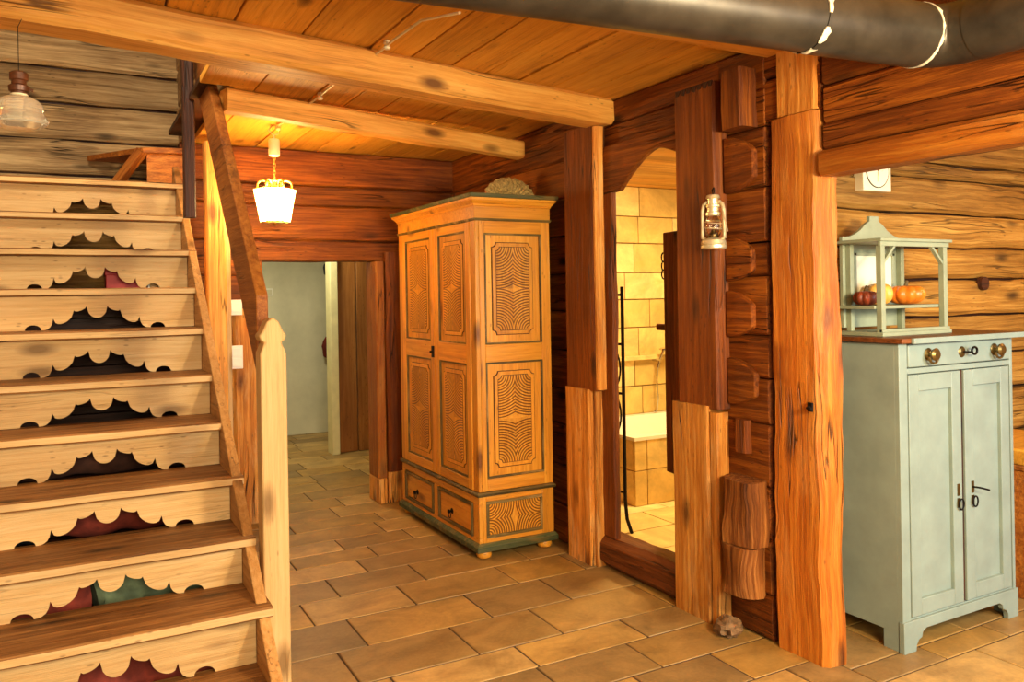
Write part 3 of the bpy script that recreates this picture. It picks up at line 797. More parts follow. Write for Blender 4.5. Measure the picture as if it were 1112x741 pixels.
# corner stiles and rails of the front
mb.box(WX0, WX0 + .024, WY0, WY0 + .062, .37, 1.88, 'z'); mb.box(WX0, WX0 + .024, WY1 - .062, WY1, .37, 1.88, 'z')
for a, b in ((WY0, WY0 + .075), (4.585, 4.655), (WY1 - .062, WY1)): mb.box(WX0, WX0 + .024, a, b, .112, .30, 'z')
mb.box(WX0, WX0 + .024, WY0, WY1, .085, .112, 'y'); mb.box(WX0, WX0 + .024, WY0, WY1, .30, .345, 'y')
# stiles and rails of the side
SXa, SXb = 2.012, 2.375
mb.box(WX0 + .0245, SXa, WY0, WY0 + .016, .37, 1.88, 'z'); mb.box(SXb, WX1, WY0, WY0 + .016, .37, 1.88, 'z')
for a, b in ((.37, .44), (1.085, 1.185), (1.806, 1.88)): mb.box(SXa, SXb, WY0, WY0 + .016, a, b, 'x')
mb.box(WX0 + .0245, 2.0, WY0, WY0 + .016, .085, .345, 'z'); mb.box(2.358, WX1, WY0, WY0 + .016, .085, .345, 'z')
mb.box(2.0, 2.358, WY0, WY0 + .016, .085, .112, 'x'); mb.box(2.0, 2.358, WY0, WY0 + .016, .314, .345, 'x')
mb.build('carcass', 'pine', W, bev=.003)
mb = MB(); mb.box(WX0 - .004, WX1 + .003, WY0 - .004, WY1 + .003, 1.888, 1.955, 'x'); mb.build('frieze', 'pine', W, bev=.002)
def ring(mb, x0, x1, y0, y1, z0, z1, out0, out1):
    """moulding slab round the carcass, oversailing by out0 at z0 and out1 at z1"""
    lo = [(x0 - out0, y0 - out0, z0), (x1 + out0 * .8, y0 - out0, z0), (x1 + out0 * .8, y1 + out0, z0), (x0 - out0, y1 + out0, z0)]
    hi = [(x0 - out1, y0 - out1, z1), (x1 + out1 * .8, y0 - out1, z1), (x1 + out1 * .8, y1 + out1, z1), (x0 - out1, y1 + out1, z1)]
    vs = lo + hi
    mb.add(vs, [(3, 2, 1, 0), (4, 5, 6, 7)] + [(i, (i + 1) % 4, 4 + (i + 1) % 4, 4 + i) for i in range(4)], [MB.g(p, 'x') for p in vs])
mb = MB()
ring(mb, WX0, WX1, WY0, WY1, 1.955, 1.966, .008, .012); ring(mb, WX0, WX1, WY0, WY1, 1.966, 1.985, .012, .03); ring(mb, WX0, WX1, WY0, WY1, 1.985, 2.0, .034, .038)
mb.build('cornice', 'pine', W, bev=.002)
mb = MB(); ring(mb, WX0, WX1, WY0, WY1, 2.0, 2.022, .044, .05); mb.build('cornice_top', 'green', W, bev=.003, label='worn green painted top edge')
mb = MB(); ring(mb, WX0, WX1, WY0, WY1, 1.874, 1.888, .006, .012); mb.build('moulding', 'greenline', W, bev=.002)
mb = MB(); ring(mb, WX0, WX1, WY0, WY1, .345, .358, .010, .014); ring(mb, WX0, WX1, WY0, WY1, .358, .368, .014, .004)
mb.build('moulding', 'greenline', W, bev=.002)
mb = MB(); ring(mb, WX0, WX1, WY0, WY1, .042, .07, .022, .022); ring(mb, WX0, WX1, WY0, WY1, .07, .088, .022, .006)
mb.build('plinth', 'green', W, bev=.003, label='worn green plinth')
foot0 = None
for x, y in ((1.995, 4.05), (2.385, 4.05), (1.995, 5.16), (2.385, 5.16)):
    if foot0 is None:
        mb = MB(); mb.lathe([(.024, 0), (.038, .006), (.044, .022), (.040, .038), (.030, .046)], (x, y, 0), 22)
        foot0 = mb.build('foot', 'pine', W)
    else:
        f = foot0.copy(); COL.objects.link(f); f.parent = W; f.location = (x - 1.995, y - 4.05, 0)

def notch_poly(w, h, r, n=5):
    """rectangle half sizes w,h with concave round corners"""
    out = []
    for cx, cy, a0 in ((w, h, 270), (-w, h, 360), (-w, -h, 90), (w, -h, 180)):
        for i in range(n + 1):
            a = R(a0 - 90 * i / n)
            out.append((cx + r * math.cos(a), cy + r * math.sin(a)))
    return out
def carved(parent, c, U, Wv, N, w, h, nm, border=.022, r=.022, notched=True, lam=None):
    """carved panel: raised notched frame and a rippled field around a small diamond"""
    mb = MB()
    if notched:
        gl = MB(); gl.plate(c, U, Wv, N, notch_poly(w + border + .0035, h + border + .0035, r + .004), -.002, .0025)
        mb.plate(c, U, Wv, N, notch_poly(w + border, h + border, r + .004), 0, .006)
    else:
        mb.plate(c, U, Wv, N, [(w + .004, h + .004), (-w - .004, h + .004), (-w - .004, -h - .004), (w + .004, -h - .004)], 0, .004)
    o = mb.build(nm, 'pine', parent, bev=.002)
    if notched:
        gl.build('groove_line', 'dark', o, label='dark brown outline of the panel')
        g2 = MB(); g2.plate(c, U, Wv, N, notch_poly(w + .003, h + .003, r), .004, .0067); g2.build('field_outline', 'dark', o, label='dark outline of the carving')
    mb = MB(); dm = math.hypot(w, h) - min(w, h) * .2
    tint = .5
    for sx in (1, -1):
        for sz in (1, -1):
            pts = [(0, 0), (w, 0)]
            if notched:
                pts += [(w + r * math.cos(R(a)), h + r * math.sin(R(a))) for a in (270, 252, 234, 216, 198, 180)]
            else: pts += [(w, h)]
            pts += [(0, h)]
            P = [(sx * a, sz * b) for a, b in pts]
            pcs = [(w - a, h - b, dm) for a, b in pts]
            mb.plate(c, U, Wv, N, P, .004, .0085, 'w', tint, pcs)
    mb.build('rippled_field', 'ripple', o, label='rippled carving around a small diamond')
    # dark groove line framing the field
    return o
FU, FN = V(0, -1, 0), V(-1, 0, 0)
SU, SN = V(1, 0, 0), V(0, -1, 0)
Z3 = V(0, 0, 1)
# side panels
for zc, hh in ((1.496, .305), (.764, .315)):
    mb = MB(); 
    carved(W, (2.192, WY0 + .010, zc), SU, Z3, SN, .104, hh - .072, 'side_panel', .024)
mb = MB()
def frame_lines(mb, c, U, N, w, h, t=.011, d0=0, d1=.010):
    for a0, a1, b0, b1 in ((-w, w, h - t, h), (-w, w, -h, -h + t), (-w, -w + t, -h + t, h - t), (w - t, w, -h + t, h - t)):
        mb.plate(c, U, Z3, N, [(a0, b0), (a1, b0), (a1, b1), (a0, b1)], d0, d1, 'w' if (b1 - b0) > (a1 - a0) else 'u')
for zc, hh in ((1.496, .31), (.764, .322)):
    frame_lines(mb, (2.193, WY0 + .008, zc), SU, SN, .183, hh, .01, 0, .011)
frame_lines(mb, (2.179, WY0 + .008, .213), SU, SN, .18, .102, .016, 0, .012)
mb.build('panel_moulding', 'greenline', W)
carved(W, (2.179, WY0 + .008, .213), SU, Z3, SN, .163, .084, 'side_drawer_panel', notched=False)
# two doors, slab with raised stiles and rails, two carved panels each
for y0, y1 in ((4.085, 4.592), (4.597, 5.135)):
    mb = MB(); d = WX0
    mb.box(d + .008, d + .022, y0, y1, .372, 1.872, 'z')
    yc = (y0 + y1) / 2
    st = .058
    for a, b in ((y0, y0 + st), (y1 - st, y1)): mb.box(d - .006, d + .01, a, b, .372, 1.872, 'z')
    for a, b in ((.372, .43), (1.075, 1.185), (1.825, 1.872)): mb.box(d - .006, d + .01, y0 + st, y1 - st, a, b, 'y')
    D = mb.build('door', 'pine', W, bev=.003)
    ln = MB()
    for zc, hh in ((1.505, .32), (.7525, .3225)):
        hw = (y1 - y0) / 2 - st
        frame_lines(ln, (d + .008, yc, zc), FU, FN, hw, hh, .01, 0, .011)
        carved(D, (d + .008, yc, zc), FU, Z3, FN, hw - .075, hh - .07, 'door_panel', .024)
    ln.build('panel_moulding', 'greenline', D)
mb = MB(); mb.box(WX0 - .012, WX0 - .004, 4.60, 4.635, 1.085, 1.155, 'z'); mb.tube([(WX0 - .01, 4.618, 1.12), (WX0 - .03, 4.618, 1.12)], .007, 8)
mb.build('lock_plate', 'iron', W, bev=.002)
for y0, y1, ky in ((4.10, 4.58, 4.387), (4.66, 5.135, 4.93)):
    mb = MB(); mb.box(WX0 + .006, WX0 + .02, y0, y1, .113, .298, 'y')
    mb.box(WX0 + .0, WX0 + .008, y0 + .03, y1 - .03, .135, .277, 'y')
    D = mb.build('drawer', 'pine', W, bev=.003)
    ln = MB(); frame_lines(ln, (WX0 + .006, (y0 + y1) / 2, .2055), FU, FN, (y1 - y0) / 2, .0925, .016, 0, .014); ln.build('drawer_moulding', 'greenline', D)
    mb = MB(); mb.lathe([(.018, 0), (.016, .003), (.006, .006), (.006, .012), (.012, .02), (.012, .026), (0, .03)], (0, 0, 0), 14)
    mb.v = [V(WX0 - p.z, ky + p.x, .19 + p.y) for p in mb.v]
    kn = mb.build('knob', 'iron', D)
    mb = MB(); mb.tube([(WX0 - .016, ky + .016 * math.sin(a), .168 + .018 * math.cos(a)) for a in [2 * PI * i / 14 for i in range(14)]], .003, 6, closed=True); mb.build('ring_pull', 'iron', D)

# straw basket on the wardrobe: shallow fan shaped bowl seen on edge
B = thing('straw_basket', (2.33, 4.32, 2.022), 'fan shaped woven straw basket lying on the wardrobe', 'basket')
mb = MB(); vs = []; fs = []; gs = []
na, nr = 26, 10
for side in (0, 1):
    for i in range(na + 1):
        a = R(18 + 144 * i / na)
        for j in range(nr + 1):
            r = .045 + .135 * j / nr + .006 * math.cos(i * 2.4) * j / nr
            x = r * math.cos(a) * 1.02; z = r * math.sin(a) * .86 - .03
            y = -.035 * math.sin(PI * j / nr) * math.sin(PI * i / na) + (.012 if side else 0) + .05 * (z - .1)
            vs.append((2.335 + x, 4.31 + y + .004 * math.cos(i * PI), 2.046 + z))
no = (na + 1) * (nr + 1)
for s in (0, 1):
    for i in range(na):
        for j in range(nr):
            q = [s * no + i * (nr + 1) + j, s * no + (i + 1) * (nr + 1) + j, s * no + (i + 1) * (nr + 1) + j + 1, s * no + i * (nr + 1) + j + 1]
            fs.append(tuple(q))
edge = [i * (nr + 1) for i in range(na + 1)]; 
for e in ([i * (nr + 1) for i in range(na + 1)], [i * (nr + 1) + nr for i in range(na + 1)], list(range(nr + 1)), [na * (nr + 1) + j for j in range(nr + 1)]):
    for a, b in zip(e, e[1:]): fs.append((a, b, b + no, a + no))
mb.add(vs, fs); mb.build('basket_body', 'wicker', B)
for q in (na, 0):
    mb = MB(); mb.tube([vs[q * (nr + 1) + j] for j in range(nr + 1)], .006, 8); mb.build('basket_rim', 'rim', B)
mb = MB(); mb.lump((2.335, 4.32, 2.046), .05, 1.6, .8, .36, .1, 2); mb.build('basket_base', 'wicker', B)

# ------------------------------------------------------------------ HANGING LANTERN
LX, LY = 1.06, 4.86
Ln = thing('hanging_lantern', (LX, LY, 1.9), 'lit frosted glass lantern with gilded scrolls hanging on a chain', 'lantern')
zt, zb, rt_, rb_ = 2.105, 1.912, .118, .082
N6 = 6
def hexp(r, z, k): a = 2 * PI * (k + .5) / N6 + .3; return V(LX + r * math.cos(a), LY + r * math.sin(a), z)
for k in range(N6):
    mb = MB()
    a, b, c, d = hexp(rb_, zb, k), hexp(rb_, zb, k + 1), hexp(rt_, zt, k + 1), hexp(rt_, zt, k)
    nrm = ((b - a).cross(d - a)).normalized() * .002
    q = [a - nrm, b - nrm, c - nrm, d - nrm, a + nrm, b + nrm, c + nrm, d + nrm]
    mb.add(q, [(0, 1, 2, 3), (4, 5, 6, 7), (0, 1, 5, 4), (1, 2, 6, 5), (2, 3, 7, 6), (3, 0, 4, 7)])
    mb.build('glass_pane', 'lit', Ln, smooth=False)
mb = MB()
for k in range(N6):
    mb.tube([hexp(rb_ + .002, zb, k), hexp(rt_ + .002, zt, k)], .003, 6)
mb.tube([hexp(rb_ + .002, zb, k) for k in range(N6)], .004, 6, closed=True); mb.tube([hexp(rt_ + .002, zt, k) for k in range(N6)], .004, 6, closed=True)
mb.lathe([(rb_ - .006, zb - .006), (rb_ - .006, zb)], (LX, LY, 0), 6)
mb.lathe([(0, zb - .022), (.012, zb - .016), (.008, zb - .006)], (LX, LY, 0), 12)
mb.build('lantern_frame', 'gilt', Ln)
mb = MB()
for k in range(N6):
    a = 2 * PI * (k + .5) / N6 + .3; pts = []
    for i in range(17):
        s = i / 16; ang = -1.2 + 4.6 * s
        rr = .062 - .03 * s
        pts.append(V(LX + math.cos(a) * (.062 + .04 * math.cos(ang) * (1 - .3 * s)), LY + math.sin(a) * (.062 + .04 * math.cos(ang) * (1 - .3 * s)), 2.128 + .034 * math.sin(ang) * (1 - .2 * s)))
    mb.tube(pts, .0055, 7)
mb.lathe([(.03, 2.10), (.02, 2.11), (.009, 2.125), (.009, 2.15), (.016, 2.158), (.006, 2.17), (.006, 2.18)], (LX, LY, 0), 14)
mb.build('scroll_crown', 'gilt', Ln)
for i in range(6):
    mb = MB(); z = 2.185 + i * .021; pts = []
    for q in range(12):
        a = 2 * PI * q / 12; u = .007 * math.cos(a); w = .0145 * math.sin(a)
        pts.append(V(LX + (u if i % 2 else 0), LY + (0 if i % 2 else u), z + w))
    mb.tube(pts, .0026, 6, closed=True); mb.build('chain_link', 'gilt', Ln)
mb = MB(); mb.lathe([(.012, 2.298), (.031, 2.304), (.033, 2.32), (.033, 2.392), (.029, 2.402), (.010, 2.406)], (LX, LY, 0), 20); mb.build('ceramic_weight', 'ceramic', Ln)
mb = MB(); mb.tube([(LX, LY, 2.405), (LX, LY, 2.425), (LX - .03, LY - .0, 2.45), (LX - .012, LY, 2.478), (LX + .005, LY, 2.482)], .005, 8)
mb.tube([(LX + .0, LY, 2.425), (LX + .028, LY, 2.437), (LX + .03, LY, 2.455), (LX + .012, LY, 2.478)], .004, 8); mb.build('hook', 'ceramic', Ln)

# ceiling cable with porcelain knobs
mb = MB()
path = [(1.07, 4.84, 2.468), (1.075, 4.5, 2.462), (1.082, 4.22, 2.458), (1.095, 4.05, 2.462), (1.1, 3.7, 2.465), (1.108, 3.35, 2.462), (1.115, 3.12, 2.456), (1.12, 3.0, 2.462), (1.135, 2.75, 2.464), (1.15, 2.45, 2.40)]
path = [p for p in path]
mb.tube(path, .005, 8)
tag(mb.build('ceiling_cable', 'cablewhite'), 'white twisted cable running along the ceiling boards', 'cable')
k0 = None
for (x, y), lb in zip(((1.118, 3.07), (1.098, 3.985), (1.072, 4.80)), ('white porcelain cable knob in front of the large ceiling beam', 'white porcelain cable knob between the two ceiling beams', 'white porcelain cable knob beside the lantern hook')):
    if k0 is None:
        mb = MB(); mb.lathe([(.012, 2.48), (.014, 2.468), (.008, 2.462), (.015, 2.452), (.011, 2.445)], (x, y, 0), 14)
        k0 = mb.build('cable_knob', 'ceramic', origin=(x, y, 2.445)); o = k0
    else:
        o = k0.copy(); COL.objects.link(o); o.location = (x, y, 2.445)
    tag(o, lb, 'insulator', 'porcelain knobs along the ceiling cable')

# glass oil lamp at the upper left
GX, GY = -.125, 2.72
G = thing('glass_lamp', (GX, GY, 1.955), 'clear glass oil lamp with a brown burner hanging at the upper left', 'lamp')
mb = MB(); mb.lathe([(0, 1.958), (.045, 1.957), (.069, 1.968), (.0755, 1.98), (.066, 1.997), (.059, 2.004), (.063, 2.012), (.06, 2.026), (.048, 2.04), (.022, 2.052)], (GX, GY, 0), 36); mb.build('glass_reservoir', 'lampglass', G)
mb = MB(); mb.lathe([(.021, 2.05), (.021, 2.062), (.026, 2.064), (.028, 2.078), (.02, 2.084), (.019, 2.094), (.024, 2.097), (.024, 2.116), (.016, 2.121)], (GX, GY, 0), 20); mb.tube([(GX + .02, GY, 2.072), (GX + .036, GY, 2.07)], .004); mb.build('burner', 'bakelite', G)
mb = MB(); mb.lathe([(.024, 2.048), (.022, 2.056)], (GX, GY, 0), 20); mb.build('collar', 'ceramic', G)
mb = MB(); mb.tube([(GX, GY, 2.12), (GX, GY, 2.25), (GX, GY + .22, 2.34)], .0012, 6); mb.build('hanging_wire', 'iron', G)

# storm lantern on the right door post
SXc, SYc = 2.385, 2.60
S = thing('storm_lantern', (SXc, SYc, 1.635), 'pale metal storm lantern hanging on the right door post', 'lantern')
mb = MB(); mb.lathe([(.05, 1.637), (.054, 1.642), (.054, 1.652), (.051, 1.656), (.053, 1.66), (.050, 1.674), (.03, 1.682), (.02, 1.686)], (SXc, SYc, 0), 28); mb.build('fuel_tank', 'pewter', S)
mb = MB(); mb.lathe([(.02, 1.686), (.028, 1.695), (.034, 1.72), (.034, 1.75), (.026, 1.772), (.024, 1.776)], (SXc, SYc, 0), 24); mb.build('glass_globe', 'glass', S)
mb = MB(); mb.lathe([(.014, 1.686), (.016, 1.7), (.008, 1.712), (.006, 1.72)], (SXc, SYc, 0), 14); mb.build('burner', 'brass', S)
mb = MB(); mb.lathe([(.028, 1.776), (.031, 1.78), (.031, 1.79), (.024, 1.795), (.024, 1.81), (.03, 1.814), (.03, 1.822), (.022, 1.826), (.022, 1.848), (.03, 1.851), (.026, 1.864), (.012, 1.868)], (SXc, SYc, 0), 24); mb.build('chimney', 'pewter', S)
for sg in (-1, 1):
    mb = MB(); dx, dy = .48 * sg, -.88 * sg
    q = lambda r, z: (SXc + dx * r * -1 * -1, SYc + dy * r, z)
    mb.tube([q(.034, 1.678), q(.047, 1.684), q(.047, 1.70), q(.046, 1.80), q(.04, 1.825), q(.024, 1.838)], .008, 10); mb.build('side_tube', 'pewter', S)
mb = MB()
for z, r in ((1.725, .038), (1.748, .036)): mb.tube([(SXc + r * math.cos(a), SYc + r * math.sin(a), z + .006 * math.sin(a)) for a in [2 * PI * i / 16 for i in range(16)]], .0018, 6, closed=True)
mb.build('globe_guard', 'pewter', S)
mb = MB(); mb.tube([(SXc + .01, SYc - .045, 1.80), (SXc + .0, SYc - .07, 1.755), (SXc - .01, SYc - .095, 1.705)], .0028, 8); mb.build('bail_handle', 'pewter', S)
mb = MB(); mb.tube([(SXc - .01, SYc - .012, 1.866), (SXc - .008, SYc - .005, 1.885), (SXc + .01, SYc + .006, 1.897), (SXc + .065, SYc + .06, 1.893)], .003, 8); mb.tube([(SXc + .01, SYc, 1.868), (SXc + .012, SYc + .005, 1.897)], .0025, 6); mb.build('hook', 'iron', S)

# ------------------------------------------------------------------ STOVE PIPE
P = thing('stove_pipe', (1.3, 1.7, 2.14), 'thick black stove pipe with lime scaled joints crossing under the ceiling', 'pipe')
pr = .094
def pp(x): return V(x, 1.733 - .1 * (x - .964), 2.237)
mb = MB(); mb.tube([pp(-.3), pp(.5), pp(1.2), pp(1.9), pp(1.95)], pr, 40); mb.build('pipe_section', 'pipe', P)
mb = MB(); mb.tube([pp(1.87), pp(1.9), pp(2.1), pp(2.25), pp(2.305)], pr + .003, 40)
cx, cy = 2.305, pp(2.305).y - .10
mb.tube([pp(2.305)] + [V(2.305 + .10 * math.sin(R(a)), cy + .10 * math.cos(R(a)), 2.237) for a in range(10, 91, 10)] + [V(2.405, cy - .05, 2.237)], pr + .001, 40)
mb.build('pipe_elbow', 'pipe', P)
mb = MB(); mb.tube([V(2.405, cy - .04, 2.237), V(2.405, .2, 2.237), V(2.405, -.4, 2.237)], pr + .003, 40); mb.build('pipe_section', 'pipe', P)
def seam(c, d, w, thr, nm='lime_seam'):
    d = d.normalized(); mb = MB(); pts = []
    a = V(0, 0, 1); s = d.cross(a)
    vs = []; fs = []; n = 48
    for i in range(n):
        t = 2 * PI * i / n
        j0 = .5 + .8 * noise.noise(Vector((math.cos(t) * 3, math.sin(t) * 3, w * 100)))
        ww = w * max(.3, j0 + .7 * noise.noise(Vector((math.cos(t) * 9 + w * 50, math.sin(t) * 9, 4))))
        for q in (-ww * .4, ww): vs.append(c + (s * math.cos(t) + a * math.sin(t)) * (pr + .0048) + d * q)
        for q in (-ww * .4, ww): vs.append(c + (s * math.cos(t) + a * math.sin(t)) * (pr + .001) + d * q)
    for i in range(n):
        t = 2 * PI * (i + .5) / n
        if noise.noise(Vector((math.cos(t) * 2.2 + c.x * 9, math.sin(t) * 2.2, 1.7))) < thr: continue
        A, B_ = i * 4, ((i + 1) % n) * 4
        fs += [(A, A + 1, B_ + 1, B_), (A + 2, B_ + 2, B_ + 3, A + 3), (A, B_, B_ + 2, A + 2), (A + 1, A + 3, B_ + 3, B_ + 1)]
    mb.add(vs, fs); mb.build(nm, 'scale', P)
seam(pp(1.87), V(1, -.1, 0), .018, -.02); seam(pp(2.305), V(1, -.1, 0), .010, -.6)
mb = MB(); mb.box(2.49, 2.514, .58, .62, 2.14, 2.33); mb.tube([(2.405 + (pr + .006) * math.cos(a), .6, 2.237 + (pr + .006) * math.sin(a)) for a in [2 * PI * i / 32 for i in range(32)]], .008, 8, closed=True); mb.build('wall_bracket', 'iron', P)
# ------------------------------------------------------------------ KITCHEN CABINET
CX0, CX1, CY0, CY1 = 2.885, 3.655, 2.10, 2.5
K = thing('cabinet', ((CX0 + CX1) / 2, (CY0 + CY1) / 2, 0), 'pale sage painted two door cabinet with one drawer against the kitchen log wall', 'cabinet')
mb = MB()
mb.box(CX0, CX0 + .02, CY0 + .02, CY1, .075, 1.235, 'z'); mb.box(CX0, CX0 + .02, CY0 + .02, CY0 + .09, 0, .08, 'z'); mb.box(CX0, CX0 + .02, CY1 - .08, CY1, 0, .08, 'z')
mb.box(CX1 - .02, CX1, CY0 + .02, CY1, .075, 1.235, 'z'); mb.box(CX1 - .02, CX1, CY0 + .02, CY0 + .09, 0, .08, 'z'); mb.box(CX1 - .02, CX1, CY1 - .08, CY1, 0, .08, 'z')
mb.box(CX0 + .02, CX1 - .02, CY1 - .012, CY1, .08, 1.235, 'z'); mb.box(CX0 + .02, CX1 - .02, CY0 + .02, CY1 - .012, .08, .1, 'x')
# face frame
mb.box(CX0, 2.936, CY0, CY0 + .022, .12, 1.235, 'z'); mb.box(3.636, CX1, CY0, CY0 + .022, .12, 1.235, 'z')
mb.box(2.936, 3.636, CY0, CY0 + .022, 1.112, 1.134, 'x'); mb.box(2.936, 3.636, CY0 + .004, CY0 + .022, .1, .13, 'x')
mb.build('carcass', 'paint', K, bev=.002)
# apron with bracket feet
pts = [(CX0 - .004, .125), (CX0 - .004, 0), (2.955, 0), (2.958, .025), (2.972, .043), (2.992, .05), (2.998, .07), (3.02, .082), (3.52, .082), (3.542, .07), (3.548, .05), (3.568, .043), (3.582, .025), (3.585, 0), (CX1 + .004, 0), (CX1 + .004, .125)]
mb = MB(); mb.prism(pts, 'xz', CY0 - .008, CY0 + .016, 'x'); mb.build('apron', 'paint', K, bev=.002)
mb = MB(); mb.box(2.86, 3.72, 2.065, 2.52, 1.238, 1.258, 'x'); mb.build('top_board', 'cabtop', K, bev=.003, label='dark brown top board')
mb = MB(); mb.box(2.915, 3.722, 2.052, 2.066, 1.236, 1.2585, 'x'); mb.build('top_moulding', 'paint', K, bev=.002)
mb = MB(); mb.box(2.94, 3.632, CY0 - .004, CY0 + .02, 1.138, 1.231, 'x'); DR = mb.build('drawer', 'paint', K, bev=.005)
def disc(mb, prof, x, y, z, n=20):
    i = len(mb.v); mb.lathe(prof, (0, 0, 0), n)
    for q in range(i, len(mb.v)):
        p = mb.v[q]; mb.v[q] = V(x + p.x, y - p.z, z + p.y)
for x in (3.063, 3.513):
    mb = MB(); disc(mb, [(.02, 0), (.026, .003), (.018, .008), (.010, .012), (.010, .02), (.024, .028), (.027, .036), (.018, .044), (0, .046)], x, CY0 - .004, 1.187); mb.build('drawer_knob', 'brass', DR)
    mb = MB(); mb.tube([(x + .03 * math.cos(R(a)), CY0 - .03, 1.183 + .032 * math.sin(R(a))) for a in range(190, 351, 16)], .005, 8); mb.build('drop_pull', 'brass', DR)
mb = MB(); disc(mb, [(.024, 0), (.02, .004), (.01, .006)], 3.288, CY0 - .004, 1.186); mb.build('key_plate', 'brass', DR)
mb = MB(); mb.tube([(3.29, CY0 - .006, 1.187), (3.295, CY0 - .04, 1.187)], .004, 8); mb.tube([(3.297 + .018 + .018 * math.cos(a), CY0 - .042, 1.192 + .015 * math.sin(a)) for a in [2 * PI * i / 14 for i in range(14)]], .0048, 8, closed=True); mb.build('key', 'keydark', DR)
# two doors
for x0, x1, sgn in ((2.94, 3.278, 1), (3.302, 3.622, -1)):
    mb = MB(); st = .062
    mb.box(x0, x0 + st, CY0 - .003, CY0 + .018, .135, 1.108, 'z'); mb.box(x1 - st, x1, CY0 - .003, CY0 + .018, .135, 1.108, 'z')
    mb.box(x0 + st, x1 - st, CY0 - .003, CY0 + .018, .135, .2, 'x'); mb.box(x0 + st, x1 - st, CY0 - .003, CY0 + .018, 1.04, 1.108, 'x')
    D = mb.build('door', 'paint', K, bev=.0025)
    mb = MB(); mb.box(x0 + st - .004, x1 - st + .004, CY0 + .013, CY0 + .0175, .196, 1.044, 'z'); mb.build('door_panel', 'paint', D)
    hx = x1 - .028 if sgn > 0 else x0 + .045
    mb = MB(); mb.box(hx - .008, hx + .008, CY0 - .006, CY0 - .003, .585, .635, 'z'); mb.box(hx - .009, hx + .009, CY0 - .006, CY0 - .003, .535, .575, 'z'); mb.build('lock_plate', 'brass', D)
    mb = MB(); mb.tube([(hx + .004 + .016 * math.cos(a), CY0 - .014, .55 + .022 * math.sin(a)) for a in [2 * PI * i / 16 for i in range(16)]], .0035, 8, closed=True); mb.build('ring_pull', 'iron', D)
    if sgn < 0:
        mb = MB(); mb.tube([(hx, CY0 - .004, .61), (hx + .002, CY0 - .035, .612), (hx + .05, CY0 - .045, .598)], .0042, 8); mb.build('key', 'keydark', D)
mb = MB(); mb.box(3.278, 3.300, CY0 + .006, CY0 + .018, .135, 1.108, 'z'); mb.build('door_rebate', 'dark', K)  # dark colour stands in for the shade in the gap between the doors

# ------------------------------------------------------------------ DISPLAY SHELF ON THE CABINET
H = thing('display_shelf', (3.17, 2.34, 1.2585), 'small grey green display shelf with a gabled back standing on the cabinet', 'shelf')
hz = 1.2585; yb0, yb1 = 2.44, 2.458
pts = [(2.985, hz + .03), (3.40, hz + .03), (3.40, 1.69), (3.365, 1.692), (3.33, 1.702), (3.29, 1.722), (3.255, 1.75), (3.228, 1.764), (3.228, 1.787), (3.168, 1.787), (3.168, 1.764), (3.14, 1.75), (3.105, 1.722), (3.065, 1.702), (3.03, 1.692), (2.985, 1.69)]
mb = MB(); mb.prism(pts, 'xz', yb0, yb1, 'z'); mb.build('back_board', 'paintshelf', H, bev=.002)
mb = MB(); mb.box(3.06, 3.305, yb0 - .006, yb0 - .0005, 1.42, 1.606); mb.build('mirror_panel', 'mirror', H, label='mirror in the back board with its bright reflection painted cream')  # plain cream colour paints the bright reflection in the mirror
mb = MB()
for a in ((3.045, 3.062, 1.41, 1.62), (3.303, 3.32, 1.41, 1.62)): mb.box(a[0], a[1], yb0 - .012, yb0, a[2], a[3], 'z')
mb.box(3.045, 3.32, yb0 - .012, yb0, 1.606, 1.622, 'x'); mb.build('mirror_frame', 'paintshelf', H, bev=.002)
mb = MB(); mb.box(2.94, 3.40, 2.21, 2.46, hz, hz + .016, 'x'); mb.box(2.945, 3.395, 2.215, 2.232, hz + .016, hz + .03, 'x'); mb.build('base_board', 'paintshelf', H, bev=.002)
mb = MB(); mb.box(2.935, 3.39, 2.245, 2.44, 1.372, 1.386, 'x'); mb.build('shelf_board', 'paintshelf', H, bev=.002)
mb = MB(); mb.box(2.93, 3.405, 2.205, 2.44, 1.655, 1.668, 'x'); mb.box(2.94, 3.395, 2.215, 2.23, 1.635, 1.655, 'x'); mb.build('canopy', 'paintshelf', H, bev=.002)
for x in (2.945, 3.36):
    mb = MB(); mb.box(x, x + .026, 2.218, 2.244, hz + .014, 1.64, 'z'); po = mb.build('front_post', 'paintshelf', H, bev=.002)
    s = 1 if x < 3.1 else -1; xa = x + .026 if s > 0 else x
    mb = MB(); mb.prism([(xa, 1.575), (xa, 1.56), (xa + s * .075, 1.635), (xa + s * .06, 1.635)], 'xz', 2.222, 2.238, 'x'); mb.build('corner_brace', 'paintshelf', po)
for x in (3.345, 3.003):
    mb = MB(); mb.box(x, x + .024, 2.415, 2.44, hz + .016, 1.655, 'z'); mb.build('back_post', 'paintshelf', H, bev=.002)

